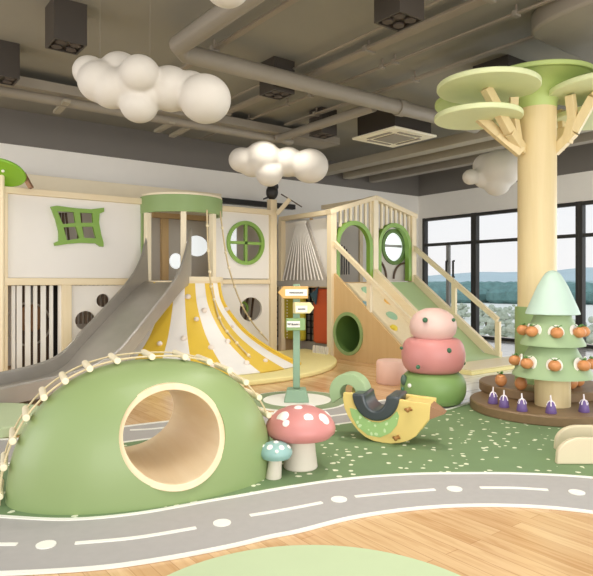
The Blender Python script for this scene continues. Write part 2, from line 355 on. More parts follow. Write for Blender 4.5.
flat([(ic.x+x, ic.y+y) for x, y in circ(.56, 64)], 0, .010).build('white_rim', M['line'], isl)
flat([(ic.x+x, ic.y+y) for x, y in circ(.53, 64)], .001, .014).build('green_ring', M['mid_green'], isl)
flat([(ic.x+x, ic.y+y) for x, y in circ(.37, 64)], .002, .018).build('white_centre', M['line'], isl)

# ================================================================ DOME TUNNEL
dc = FW*3.88+RT*(-.95); drz = -CA+math.radians(25)
dome = thing('tunnel_dome', 'big green padded dome with a round wooden crawl tunnel through it', 'play tunnel', (dc.x, dc.y, 0), drz)
A_, B_, C_ = .84, .47, .80; E1, E2 = .84, .92
mb = MB(); rs = []
def dome_pt(th, ph, k=1.0):
    r = math.cos(ph)**E1; return (A_*k*r*math.cos(th), B_*k*r*math.sin(th), C_*k*math.sin(ph)**E2)
for i in range(25):
    ph = (PI/2-.001)*i/24
    rs.append([dome_pt(2*PI*j/96, ph) for j in range(96)])
mb.rings([[(x, y, 0) for x, y, z in rs[0]]]+rs[1:])
tl = Vector((.008, 0, .388)); TR = .30; SH = -.16
d_o = mb.build('shell', M['dome'], dome, local=True)
cut = MB(); cut.rings([[(tl.x+SH*y+1.1*(TR-.005)*math.cos(2*PI*k/64), y, tl.z+(TR-.005)*math.sin(2*PI*k/64)) for k in range(64)] for y in (-1, 1)]); co = cut.build('cutter', M['dome'], local=True)
b = d_o.modifiers.new('b', 'BOOLEAN'); b.object = co; b.solver = 'EXACT'
bpy.context.view_layer.update()
co.matrix_world = ROOT[dome.name]; bpy.context.view_layer.update()
ev = d_o.evaluated_get(bpy.context.evaluated_depsgraph_get()); me2 = bpy.data.meshes.new_from_object(ev)
d_o.modifiers.clear(); d_o.data = me2; bpy.data.objects.remove(co)
me2.materials.clear(); me2.materials.append(M['dome'])
for p in me2.polygons: p.use_smooth = True
me2.set_sharp_from_angle(angle=math.radians(40))
mb = MB(); ri, ro = TR-.038, TR; L0, L1 = -.49, .49
prof = [(ri, L0), (ro, L0), (ro, L1), (ri, L1)]
def tpt(r, y, a):
    dz = r*math.sin(a)+TR; yy = y*(1-.36*dz/(2*TR)-.10*(math.cos(a)*r/TR)**2)
    return (tl.x+SH*yy+1.1*r*math.cos(a), yy, tl.z+r*math.sin(a))
rs = [[tpt(r, y, 2*PI*k/64) for k in range(64)] for r, y in prof]
mb.rings(rs, closed=True); mb.build('tunnel_tube', M['tube'], dome, local=True, bev=.004)
# rope ladder arching over the dome
lad = thing('rope_ladder', 'rope ladder with round wooden rungs arching over the green dome', 'rope ladder', (dc.x, dc.y, 0), drz)
def arch(t, y):
    a = PI*(1-t); c, s = math.cos(a), max(math.sin(a), 0)
    return Vector(((A_+.03)*math.copysign(abs(c)**E1, c), y, .005+(C_+.02)*s**E2))
for y in (-.05, .17):
    MB().tube([arch(i/60, y) for i in range(61)], .0065, 6).build('side_rope', M['rope'], lad, local=True)
for i in range(17):
    t = .02+.96*i/16; p = arch(t, .06)
    MB().tube([p+Vector((0, -.15, 0)), p+Vector((0, .15, 0))], .021, 12).build('rung', M['log'], lad, local=True, bev=.004)

# ================================================================ MUSHROOMS
def mushroom(c, R, zr, zt, rs_, lean, mcap, label, dots):
    t = thing('mushroom_stool', label, 'mushroom', (c.x, c.y, 0.008))
    cx, cy = c.x+lean[0], c.y+lean[1]; h = zt-zr
    MB().lathe([(R*.3, zr-.02), (R*.85, zr-.015), (R*.98, zr+h*.08), (R, zr+h*.25), (R*.96, zr+h*.42), (R*.86, zr+h*.62), (R*.68, zr+h*.80), (R*.42, zr+h*.94), (R*.2, zr+h*.985), (0, zt)], (cx, cy, 0), 48).build('cap', mcap, t)
    mb = MB(); mb.rings([[(c.x+lean[0]*k+r*math.cos(a*PI/16), c.y+lean[1]*k+r*math.sin(a*PI/16), .008+k*(zr-.008)) for a in range(32)] for k, r in ((0, rs_), (.03, rs_*1.04), (.5, rs_*.92), (1, rs_*.85))])
    mb.build('stem', M['stem'], t)
    for az, f, rr in dots:                          # spots hugging the cap
        rad = R*f; zz = zr+h*(.42+.58*(1-f**2.2)**.9) if f < .95 else zr+h*.4
        a = -CA-PI/2+math.radians(az); n = Vector((math.cos(a)*f*1.0, math.sin(a)*f*1.0, .75)).normalized()
        pos = Vector((cx+rad*math.cos(a), cy+rad*math.sin(a), zz))
        MB().lathe([(0, -.012), (rr*.9, -.010), (rr, -.002), (rr*.85, .004), (0, .007)], pos, 20, n).build('cap_spot', M['dot'], t)
mushroom(FW*4.19+RT*(.028*1), .245, .24, .435, .115, (0, 0), M['pink'], 'large pink topped mushroom stool with white spots beside the green dome', [(-45, .72, .05), (18, .70, .036), (55, .80, .045), (-28, .86, .026), (-20, .2, .03), (150, .6, .05), (100, .8, .035), (-100, .8, .045)])
mushroom(FW*3.96+RT*(-.152), .11, .155, .245, .05, (.02, 0), M['cap_blue'], 'small teal topped mushroom leaning in front of the large pink mushroom', [(-30, .7, .022), (30, .72, .02), (0, .15, .018), (75, .8, .016), (-80, .8, .016), (5, .9, .012)])

# ================================================================ SIGNPOST
sp = FW*6.5+RT*0.0
sg = thing('signpost', 'sage green signpost with three direction boards on the round island', 'signpost', (sp.x, sp.y, .018), -CA)
mb = MB(); mb.rings([[(-.135, -.135, 0), (.135, -.135, 0), (.135, .135, 0), (-.135, .135, 0)], [(-.10, -.10, .13), (.10, -.10, .13), (.10, .10, .13), (-.10, .10, .13)]]); mb.build('base', M['sage_post'], sg, local=True, bev=.01)
MB().box((0, 0, .70), (.075, .075, 1.12)).build('pole', M['sage_post'], sg, local=True, bev=.008)
def board(poly, z0, yaw, m, lab, txt, th=.07, ts=.03):
    R = Matrix.Rotation(math.radians(yaw), 3, 'Z')
    mb = MB(); mb.prism(poly, lambda x, z: R @ Vector((x, -.04-th, z0+z)), R @ Vector((0, th, 0))); bo_ = mb.build('direction_board', m, sg, local=True, bev=.006)
    x0, x1, za, zb = lab
    MB().box(R @ Vector(((x0+x1)/2, -.042-th, z0+(za+zb)/2)), (x1-x0, .006, zb-za), R).build('label_plate', M['label'], bo_, local=True)
    cu = bpy.data.curves.new('lettering', 'FONT'); cu.body = txt; cu.size = ts; cu.extrude = .001; cu.offset = .0012; cu.align_x = 'CENTER'; cu.align_y = 'CENTER'
    to = bpy.data.objects.new('tmp', cu); COL.objects.link(to); bpy.context.view_layer.update()
    me = bpy.data.meshes.new_from_object(to.evaluated_get(bpy.context.evaluated_depsgraph_get())); bpy.data.objects.remove(to)
    o = bpy.data.objects.new('lettering', me); COL.objects.link(o); me.materials.clear(); me.materials.append(M['ink']); o.parent = bo_
    me.transform(Matrix.Translation(R @ Vector(((x0+x1)/2, -.047-th, z0+(za+zb)/2))) @ R.to_4x4() @ Matrix.Rotation(PI/2, 4, 'X'))
board([(-.20, .065), (-.14, .13), (.125, .13), (.125, 0), (-.14, 0)], 1.105, 0, M['sign_orange'], (-.12, .115, .03, .10), 'ooooooooo', ts=.03)
board([(-.06, .12), (.115, .12), (.165, .06), (.115, 0), (-.06, 0)], .945, 22, M['sign_cream'], (-.055, .08, .015, .085), 'oooooo', ts=.026)
board([(-.12, .13), (.085, .13), (.085, 0), (-.12, 0)], .765, 6, M['sign_green'], (-.115, .025, .035, .10), 'Welcome', ts=.033)

# ================================================================ ROCKER
rk = FW*4.93+RT*(.775)
rock = thing('bird_rocker', 'yellow bird shaped rocker with melon side and dark curved seat', 'rocker', (rk.x, rk.y, .008), -CA-math.radians(23))
def rp(px, py): return ((px-388)*.0085, (445-py)*.0074)
U = [(377.6+18*math.cos(a), 394+22*math.sin(a)) for a in [PI-PI*i/16 for i in range(17)]]
U = [(x, y) for x, y in U]
outl = [(345, 393.5), (345, 406.4), (349, 418.6), (357, 432), (366.3, 440.4), (380.5, 444.9), (396.7, 444.5), (408.8, 440.3), (418, 432), (424, 421), (428, 415), (429, 398.5), (400, 396.5)]+[(x, y) for x, y in reversed(U)][1:-1]+[(356, 393.5)]
outl = [(345, 393.5), (344.6, 400), (346, 410), (349.5, 419), (354, 427), (360, 434.5), (367, 440.5), (375, 444), (384, 445), (393, 444.8), (401, 443), (409, 439.5), (416, 434)]+outl[9:]
outl = [rp(*p) for p in outl]
for y0, nm in ((-.14, 'side_panel'), (.10, 'side_panel')):
    MB().prism(outl, lambda x, z: (x, y0, z), (0, .04, 0)).build(nm, M['rocky'], rock, local=True, bev=.006)
hd = [rp(*p) for p in [(404, 399), (428, 399.5), (427, 414.5), (404, 428)]]
MB().prism(hd, lambda x, z: (x, -.105, z), (0, .21, 0)).build('head_block', M['rocky'], rock, local=True)
MB().prism([rp(*p) for p in [(352, 420), (362, 436), (381, 442), (397, 441), (397, 436), (381, 437), (366, 431), (356, 417)]], lambda x, z: (x, -.105, z), (0, .21, 0)).build('cross_board', M['rocky'], rock, local=True)
mb = MB(); x0, z0 = rp(429, 401); x1, z1 = rp(441, 408.5); x2, z2 = rp(428, 416)
mb.rings([[(x0-.01, -.135, z0), (x2-.01, -.135, z2), (x2-.01, .08, z2), (x0-.01, .08, z0)], [(x1, -.10, z1+.004), (x1, -.10, z1-.004), (x1, .0, z1-.004), (x1, .0, z1+.004)]]); mb.build('beak', M['beak'], rock, local=True)
so = [(377.6+23*math.cos(a), 393+28.5*math.sin(a)) for a in [PI-PI*i/24 for i in range(25)]]
si = [(377.6+10.5*math.cos(a), 393+17.5*math.sin(a)) for a in [PI*i/24 for i in range(25)]]
MB().prism([rp(*p) for p in so+si], lambda x, z: (x, -.165, z), (0, .31, 0)).build('seat', M['seat'], rock, local=True, bev=.028)
fl = [(352, 410), (360, 411), (366, 419), (374, 423), (382, 423), (391, 418), (398, 409), (400, 414), (398, 424), (392, 433), (382, 439), (370, 438), (360, 430), (354, 419)]
MB().prism([rp(*p) for p in fl], lambda x, z: (x, -.146, z), (0, .008, 0)).build('melon_inlay', M['flesh'], rock, local=True)
tc_ = rp(345, 397); arc = circ(.165, 24, *tc_, a0=math.radians(10), a1=math.radians(215))+circ(.07, 18, *tc_, a0=math.radians(215), a1=math.radians(10))
MB().prism(arc, lambda x, z: (x, -.02, z), (0, .16, 0)).build('tail', M['tail'], rock, local=True, bev=.006)
for q in ((410, 405), (399, 436)):
    x, z = rp(*q); mb = MB(); mb.cyl((x, -.215, z), (x, -.14, z), .012, n=12); mb.ball((x, -.22, z), .017, n=12); mb.cyl((x-.03, -.19, z), (x+.03, -.19, z), .010, n=10); mb.build('peg', M['brown'], rock, local=True)

# ================================================================ STACKED BALLS
bc = FW*6.42+RT*((433-296.5)/600*6.42)
st = thing('cushion_stack', 'three stacked round cushions, pale pink over pink over green, with small knobs', 'soft play stack', (bc.x, bc.y, 0.008))
def cushion(z0, z1, r, m, dx=0):
    n = 14; pr = [(r*(.62+.38*math.sin(PI*i/n)**.75) if 0 < i < n else r*.55, z0+(z1-z0)*(1-math.cos(PI*i/n))/2) for i in range(n+1)]
    pr = [(0, z0)]+pr+[(0, z1)]
    return MB().lathe(pr, (bc.x+RT.x*dx, bc.y+RT.y*dx, 0), 48).build('cushion', m, st)
cushion(.008, .345, .345, M['grnball'])
cushion(.34, .705, .335, M['pink'])
n = 14
MB().lathe([(0, .70)]+[(.245*math.sin(PI*(.12+.88*i/n/1))**.8 if i else .19, .70+.33*(i/n)) for i in range(0)]+[(.19, .70), (.235, .75), (.25, .82), (.24, .88), (.205, .945), (.15, .99), (.08, 1.018), (0, 1.025)], (bc.x, bc.y, 0), 48).build('cushion', M['palepink'], st)
for px, py, r, z_, R_ in ((425, 320, .024, 0, .20), (453.5, 320, .017, 0, .14), (449, 350.5, .024, 0, .28), (418, 367, .02, 0, .28), (463.5, 363, .02, 0, .08), (401.5, 348, .016, 0, .05), (403, 389, .022, 0, .06), (409.5, 385.5, .018, 0, .27), (454.5, 401, .022, 0, .15)):
    D_ = 6.42-R_
    MB().ball(P(px, py, D_-.025), r*1.15, n=12).build('knob', M['dot'] if px == 409.5 else M['knob'], st)
MB().ball(P(403.8, 380, 6.33), .035, (1, 1, 1.7), 14).build('knob', M['dknob'], st)

s_c = FW*7.72+RT*((392-296.5)/600*7.72)
tag(MB().lathe([(0, 0), (.185, 0), (.2, .02), (.2, .27), (.185, .295), (0, .30)], (s_c.x, s_c.y, 0), 40).build('round_stool', M['stool']), 'pale pink drum stool behind the stacked cushions', 'stool')

# ================================================================ COLUMN TREE
cc = FW*6.62+RT*((537-296.5)/600*6.62)
colm = thing('tree_column', 'tall pine clad column shaped as a tree with pale green disc canopy', 'column', (cc.x, cc.y, 0), -CA)
MB().lathe([(.203, 0), (.203, 3.24)], (0, 0, 0), 48).build('trunk', M['trunk'], colm, local=True)
MB().rings([[(r*math.cos(math.radians(a)), r*math.sin(math.radians(a)), z) for r, z in ((.207, .1), (.232, .1), (.232, 1.03), (.207, 1.03))] for a in range(165, 330, 8)]).build('green_cladding', M['sage'], colm, local=True)
def disc(px, py, D, r, m, th=.055, tilt=(0, 0)):
    c = P(px, py, D); n = Vector((tilt[0], tilt[1], 1))
    MB().lathe([(0, -th/2), (r-.008, -th/2), (r, -th/2+.01), (r, th/2-.01), (r-.008, th/2), (0, th/2)], c, 64, n).build('canopy_disc', m, colm)
disc(488, 87, 6.3, .525, M['canopy'], tilt=(.02, .0)); disc(482, 103, 6.9, .53, M['canopy_d']); disc(478, 117, 6.45, .46, M['canopy'])
disc(537.5, 81, 6.62, .60, M['canopy_d'], .05)
MB().lathe([(.204, 3.2), (.215, 3.28), (.27, 3.38), (.38, 3.45), (.56, 3.49), (0, 3.49)], (cc.x, cc.y, 0), 56).build('canopy_flare', M['canopy_d'], colm); disc(603, 88, 6.3, .54, M['canopy'], tilt=(-.03, .03)); disc(600, 117, 6.75, .50, M['canopy'])
def branch(pts, D0, wd=.07):
    q = [P(px, py, D0+dd) for px, py, dd in pts]; mb = MB()
    for a, b in zip(q, q[1:]):
        mb.bar(a, b, .085, wd)
    mb.build('branch', M['trunk'], colm, bev=.004)
branch([(523, 151, -.05), (510, 132, -.2), (486, 88, -.35)], 6.6, .10)
branch([(517, 140, -.1), (513, 115, -.15), (514, 97, -.2)], 6.6, .09)
branch([(521, 153, -.1), (498, 134, -.1), (479, 117, -.1)], 6.6, .10)
branch([(554, 152, -.05), (574, 132, -.2), (593, 98, -.3), (600, 90, -.3)], 6.6, .10)
branch([(567, 143, -.15), (573, 118, -.2), (570, 95, -.25)], 6.6, .09)
branch([(560, 150, .1), (562, 128, .15), (561, 110, .15)], 6.7, .06)

# platform
uc = FW*6.58+RT*((540-296.5)/600*6.58); lc = FW*6.06+RT*((547-296.5)/600*6.06)
pf = thing('round_platform', 'two tier dark wood round platform at the foot of the column', 'platform', (lc.x, lc.y, 0.006))
def slab(c, r, z0, z1): return [(0, z0), (r-.01, z0), (r, z0+.01), (r, z1-.012), (r-.012, z1), (0, z1)]
MB().lathe(slab(lc, .75, .006, .10), (lc.x, lc.y, 0), 80).build('lower_tier', M['plat'], pf)
MB().lathe(slab(uc, .64, .10, .20), (uc.x, uc.y, 0), 80).build('upper_tier', M['plat'], pf)
# cone tree
tcn = FW*5.86+RT*((552.5-296.5)/600*5.86)
ct = thing('cone_tree', 'pale green three tier cone tree on a round wooden trunk hung with oranges', 'toy tree', (tcn.x, tcn.y, .10), -CA)
MB().cyl((0, 0, 0), (0, 0, .36), .165, n=40).build('trunk', M['trunk'], ct, local=True)
def tierp(z0, z1, r0, r1): return [(0, z0+.01), (r0-.03, z0), (r0, z0+.004), (r0-.004, z0+.025)]+[(r0+(r1-r0)*t-.03*math.sin(PI*t)*r0, z0+.025+(z1-z0-.025)*t) for t in (.25, .5, .75)]+[(r1, z1), (0, z1+.004)]
MB().lathe(tierp(.285, .60, .375, .20), (0, 0, 0), 56).build('cone_tier', M['tier'], ct, local=True)
MB().lathe(tierp(.585, .90, .30, .16), (0, 0, 0), 56).build('cone_tier', M['tier'], ct, local=True)
MB().lathe([(0, .895), (.235, .885), (.25, .89), (.245, .91), (.195, 1.03), (.14, 1.16), (.09, 1.25), (.065, 1.285), (.04, 1.305), (0, 1.315)], (0, 0, 0), 56).build('tree_top', M['mint'], ct, local=True)
def orange_thing(name, label, group, mount):
    t = thing(name, label, 'orange', (0, 0, 0), 0, group); n = 14
    prof = [(0, -.052)]+[(.058*math.sin(PI*i/n), -.052*math.cos(PI*i/n)) for i in range(1, n)]+[(0, .046)]
    MB().lathe(prof, (0, 0, .052), 24).build('fruit', M['orange'], t, local=True)
    mb = MB()
    for a, L in ((.4, .055), (2.6, .045), (4.6, .03)):
        d = Vector((math.cos(a), math.sin(a), .45)).normalized(); s_ = Vector((-math.sin(a), math.cos(a), 0))*.016; o = Vector((0, 0, .098))
        mb.rings([[o+d*t*L+s_*w_+Vector((0, 0, zz)) for w_, zz in ((-1*k, 0), (0, .006), (k, 0), (0, -.003))] for t, k in ((0, .15), (.35, 1), (.7, .8), (1, .08))])
    mb.cyl((0, 0, .09), (.004, 0, .118), .006, .004, 8)
    mb.build('leaf', M['leaf'], t, local=True)
    if mount:
        MB().lathe([(0, -.008), (.07, -.008), (.074, 0), (.07, .008), (0, .008)], (0, .048, .048), 28, (0, -1, .25)).build('backing_disc', M['label'], t, local=True)
    return t
proto = None
def hang(az, R_, z, label):
    global proto
    a = math.radians(az); base = math.atan2(-tcn.y, -tcn.x)
    pos = Vector((tcn.x+R_*math.cos(base+a), tcn.y+R_*math.sin(base+a), z))
    if proto is None: proto = orange_thing('hanging_orange', label, 'oranges hung on the cone tree', True); o = proto
    else: o = dup(proto); o['label'] = label
    o.location = pos; o.rotation_euler = (0, 0, base+a+PI/2)
for az, L in ((-78, 'orange at far left of the upper row on the cone tree'), (-42, 'second orange from left in the upper row on the cone tree'), (8, 'middle orange of the upper row on the cone tree'), (58, 'second orange from right in the upper row on the cone tree'), (84, 'orange at far right of the upper row on the cone tree')): hang(az, .275, .775, L)
for az, L in ((-78, 'orange at far left of the lower row on the cone tree'), (-40, 'second orange from left in the lower row on the cone tree'), (3, 'middle orange of the lower row on the cone tree'), (50, 'second orange from right in the lower row on the cone tree'), (80, 'orange at far right of the lower row on the cone tree')): hang(az, .35, .475, L)
go = orange_thing('loose_orange', 'upright orange with tall stalk lying at left of the upper platform tier', 'oranges lying on the platform', False)
sp_ = [(501, 386.5, 'upright orange with tall stalk lying at left of the upper platform tier'), (521, 390, 'orange lying on the upper platform tier just left of the cone tree trunk'), (571.5, 389, 'orange lying just right of the cone tree trunk, partly hidden by it'), (578.5, 386.5, 'orange lying right of the cone tree trunk, farther right of two')]
for k, (px, py, L) in enumerate(sp_):
    o = go if k == 0 else dup(go); q = G(px, py, .20); o.location = (q.x, q.y, .20); o['label'] = L; o.rotation_euler = (0, 0, k*1.3)
    if k == 0: o.scale = (1.05, 1.05, 1.3)
eg = thing('toy_eggplant', 'x', 'toy eggplant', (0, 0, .10), 0, 'toy eggplants on the platform edge')
MB().lathe([(0, 0), (.046, 0), (.05, .008), (.042, .05), (.033, .09), (.02, .105), (0, .11)], (0, 0, 0), 20).build('fruit', M['purple'], eg, local=True)
mb = MB()
for k in range(5):
    a = 2*PI*k/5+.3; mb.tube([(0, 0, .118), (.024*math.cos(a), .024*math.sin(a), .104), (.040*math.cos(a), .040*math.sin(a), .07)], .0055, 6)
mb.cyl((0, 0, .105), (.004, 0, .165), .009, .006, 8); mb.build('calyx', M['calyx'], eg, local=True)
for k, (px, py, L) in enumerate(((493, 403.5, 'leftmost of the purple toy eggplants on the lower platform tier'), (504, 407.2, 'second purple toy eggplant from left on the lower platform tier'), (522, 411, 'third purple toy eggplant, just left of the tree trunk'), (551, 413.2, 'fourth purple toy eggplant, in front of the tree trunk'), (584, 412, 'rightmost of the purple toy eggplants, right of the tree trunk'))):
    o = eg if k == 0 else dup(eg); q = G(px, py, .10); o.location = (q.x, q.y, .10); o['label'] = L; o.rotation_euler = (0, 0, k*.7)

# arch benches, right edge
def archb(px, py, hgt, L, label):
    q = G(px, py); d = RT.copy(); poly = [(0, 0), (.005, hgt*.3)]+[(.17-.165*math.cos(a), hgt*.3+hgt*.7*math.sin(a)) for a in [PI/2*i/10 for i in range(1, 11)]]+[(L-.17, hgt), (L-.06, hgt*.85), (L, hgt*.35), (L, 0)]
    mb = MB(); mb.prism(poly, lambda u, v: q+d*u+Vector((0, 0, v+.008)), FW*.045)
    tag(mb.build('arch_block', M['skin'], bev=.008), label, 'block', 'cream arched blocks on the green carpet')
archb(557, 465.5, .185, .75, 'cream arched block at the right edge, nearer of the two')
archb(555.5, 451, .185, .75, 'cream arched block at the right edge, farther of the two')

# ================================================================ LEFT PLAY STRUCTURE
Y0 = 8.87; TC = Vector((4.35, 8.8, 0))
def xs(px, Y=Y0): t = (px-296.5)/600; return Y*(.6046+.7965*t)/(.7965-.6046*t)
ls = thing('play_house', 'long white panelled two storey play house with pine frame behind the slides', 'play structure', (3.5, Y0, 0))
XL = xs(-30); Xa = xs(6); Xb = xs(272)
f = lambda x, z: (x, Y0, z)
Xw0, Xw1 = xs(53), xs(101)
def hole_rect(pts): return [(xs(px), EYE+(282-py)/600*(Y0/(.7965-.6046*(px-296.5)/600))) for px, py in pts]
# upper left panel with crooked green window
wo = hole_rect([(55, 212), (97, 213), (100, 241), (59, 241)])
MB().prism([(Xa, 1.36), (3.8, 1.36), (3.8, 2.5), (Xa, 2.5)], f, (0, .05, 0), [wo]).build('panel', M['panel'], ls, smooth=False)
fo = hole_rect([(50, 207), (56, 206), (75, 208.5), (90, 209.5), (103, 208), (103, 212), (98.5, 214), (98, 223), (100, 234), (102.5, 243), (102.5, 247), (99, 246.5), (95, 243.5), (80, 243), (68, 244), (54, 246), (53.5, 243), (58, 241), (58, 232), (55, 220)])
hs = [hole_rect(h) for h in ([(56.5, 211.5), (73, 212.5), (74.5, 223), (62, 224.5)], [(79, 213), (91.5, 213.5), (92, 223), (80, 223)], [(62.5, 227.5), (75, 227), (78.5, 238.5), (66, 240.5)], [(81, 227), (92, 227), (95, 238.5), (83, 238)])]
wf = MB().prism(fo, lambda x, z: (x, Y0-.05, z), (0, .05, 0), hs).build('crooked_window', M['grn'], ls, smooth=False)
wf['label'] = 'crooked lime green window frame with four openings'
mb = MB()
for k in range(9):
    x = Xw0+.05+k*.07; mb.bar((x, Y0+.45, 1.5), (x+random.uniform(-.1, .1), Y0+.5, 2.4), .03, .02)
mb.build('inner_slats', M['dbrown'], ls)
# lower left: barred bay, panel with two blob holes
def ball_hole(px, py, rx, ry):
    x = xs(px); D = Y0/(.7965-.6046*(px-296.5)/600); return [(x+a, EYE+(282-py)/600*D+b) for a, b in circ(rx, 20, ry=ry)]
X1 = xs(63); X2 = xs(69)
h1 = ball_hole(103, 300.5, .10, .10); h2 = ball_hole(85.5, 320.5, .15, .14)
MB().prism([(X2, .02), (3.85, .02), (3.85, 1.25), (X2, 1.25)], f, (0, .05, 0), [h1, h2]).build('panel', M['panel'], ls, smooth=False)
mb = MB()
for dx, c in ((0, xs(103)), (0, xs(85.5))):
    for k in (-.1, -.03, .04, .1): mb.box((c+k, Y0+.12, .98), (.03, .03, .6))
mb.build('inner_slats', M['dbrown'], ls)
for px, wd in ((13.5, .05), (19.5, .07), (28, .07), (35.5, .05), (43.5, .07), (51.5, .05)):
    x = xs(px); MB().box((x, Y0+.02, .67), (wd, .035, 1.16)).build('bar', M['panel'], ls, bev=.004)
mb = MB(); mb.box(((Xa+X1)/2, Y0+.02, .05), (X1-Xa, .05, .1)); mb.box((xs(60.5), Y0+.02, .67), (.06, .04, 1.2)); mb.build('bar_rail', M['panel'], ls)
# frame timbers
mb = MB(); mb.box((Xa-.06, Y0, 1.28), (.15, .1, 2.56)); mb.build('post', M['pine'], ls, bev=.006)
mb = MB(); mb.box(((X1+X2)/2, Y0-.01, .63), (.13, .09, 1.25)); mb.build('post', M['pine'], ls, bev=.006)
mb = MB(); mb.box((Xb, Y0, 1.39), (.14, .12, 2.78)); mb.build('post', M['pine'], ls, bev=.006)
mb = MB(); mb.box(((XL+Xb)/2, Y0, 2.545), (Xb-XL, .13, .09)); mb.build('top_rail', M['pineX'], ls, bev=.006)
mb = MB(); mb.box(((XL+3.8)/2, Y0-.01, 1.305), (3.8-XL, .1, .10)); mb.box(((5.0+Xb)/2, Y0+.012, 1.305), (Xb-5.0, .1, .08)); mb.build('mid_rail', M['pineX'], ls, bev=.006)
mb = MB(); mb.box(((XL+Xa)/2-.1, Y0+.03, 1.3), (Xa-XL-.1, .05, 2.5)); mb.build('panel', M['ply'], ls)
# right of the tower
Xt = 5.0
D_ = Y0/(.7965-.6046*(245-296.5)/600); wc = (xs(245.5), EYE+(282-243)/600*D_); wr = .385
MB().prism([(Xt, 1.36), (Xb, 1.36), (Xb, 2.5), (Xt, 2.5)], f, (0, .05, 0), [[(wc[0]+a, wc[1]+b) for a, b in circ(wr-.03, 40)]]).build('panel', M['panel'], ls, smooth=False)
rw = MB().prism([(wc[0]+a, wc[1]+b) for a, b in circ(wr, 48)], lambda x, z: (x, Y0-.03, z), (0, .07, 0), [[(wc[0]+a, wc[1]+b) for a, b in circ(wr-.065, 48)]])
rw.box((wc[0], Y0, wc[1]), (.05, .05, wr*1.9)); rw.box((wc[0], Y0, wc[1]), (wr*1.9, .05, .05)); rw = rw.build('round_window', M['grn'], ls, smooth=False); rw['label'] = 'round lime green window frame with a cross bar'
hc = (xs(251), EYE-(309.5-282)/600*D_)
MB().prism([(Xt, .02), (Xb, .02), (Xb, 1.26), (Xt, 1.26)], f, (0, .05, 0), [[(hc[0]+a, hc[1]+b) for a, b in circ(.23, 32, ry=.21)]]).build('panel', M['panel'], ls, smooth=False)
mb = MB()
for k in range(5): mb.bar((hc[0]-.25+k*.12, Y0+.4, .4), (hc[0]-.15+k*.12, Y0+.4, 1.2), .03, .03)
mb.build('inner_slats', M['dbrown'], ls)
MB().tube([(hc[0]+.0+.12*math.cos(a), Y0+.3, hc[1]+.0+.12*math.sin(a)) for a in [PI*i/8-.5 for i in range(9)]], .025).build('green_loop', M['grn'], ls)
# inner back panel and decks so that the house has depth
mb = MB(); mb.box(((XL+3.7)/2, YW-.25, 1.5), (3.7-XL, .04, 2.95)); mb.build('back_panel', M['greyint'], ls)
mb = MB(); mb.box((5.95, YW-.25, 1.25), (1.8, .04, 2.5)); mb.build('back_panel', M['greyint'], ls)
mb = MB(); mb.box(((XL+Xb)/2, (Y0+YW-.3)/2+.03, 1.29), (Xb-XL, YW-.34-Y0, .04)); mb.build('deck', M['ply'], ls)
for px, w_, mt in ((24, .13, 'dbrown'), (31, .05, 'blind'), (38, .09, 'dbrown'), (47, .04, 'dbrown'), (55, .07, 'black'), (16, .05, 'blind')):
    mb = MB(); mb.box((xs(px, 9.4), 9.4, .64), (w_, .05, 1.26)); mb.build('inner_post', M[mt], ls)
wt = thing('ring_toy', 'round brown toy with pale ring behind the white bars', 'toy', (xs(30, 9.25), 9.1, 0.02))
MB().lathe([(0, -.05), (.17, -.05), (.2, 0), (.17, .05), (0, .05)], (xs(31, 9.15), 9.12, .78), 28, (0.1, -1, 0)).build('hub', M['beak'], wt)
MB().tube([(xs(28, 9.15)+.3*math.cos(a), 9.12, .70+.3*math.sin(a)) for a in [PI*i/14 for i in range(28)]], .015, 8, closed=True).build('rim', M['latt'], wt)
MB().box((xs(31, 9.15), 9.12, .34), (.05, .05, .66)).build('stand', M['dbrown'], wt)

# tower
tw = thing('slide_tower', 'half round tower with sage green roof band above the striped climbing skirt', 'play tower', (TC.x, TC.y, 0))
def arcpts(r, a0, a1, n): return [(TC.x+r*math.cos(math.radians(a0+(a1-a0)*i/(n-1))), TC.y+r*math.sin(math.radians(a0+(a1-a0)*i/(n-1)))) for i in range(n)]
def arcband(r0, r1, a0, a1, z0, z1, n=40):
    mb = MB(); mb.rings([[(a[0], a[1], z0), (b[0], b[1], z0), (b[0], b[1], z1), (a[0], a[1], z1)] for a, b in zip(arcpts(r0, a0, a1, n), arcpts(r1, a0, a1, n))]); return mb
arcband(.60, .66, -187, 3, 2.36, 2.62).build('roof_band', M['sage'], tw, bev=.005)
flat(arcpts(.655, -187, 3, 40), 2.6, 2.65).build('roof_top', M['cream'], tw)
flat(arcpts(.67, -187, 3, 40), 1.24, 1.32).build('deck', M['pineX'], tw)
arcband(.57, .67, -110, -10, 1.32, 1.38).build('ring_rail', M['cream'], tw)
for a in (-172, -113, -64):
    x, y = TC.x+.61*math.cos(math.radians(a)), TC.y+.61*math.sin(math.radians(a))
    MB().box((x, y, 1.84), (.085, .085, 1.05), Matrix.Rotation(math.radians(a), 3, 'Z')).build('post', M['cream'], tw, bev=.005)
MB().box((TC.x-.645, TC.y+.02, 1.83), (.03, .05, 1.15)).build('edge_strip', M['sage'], tw)
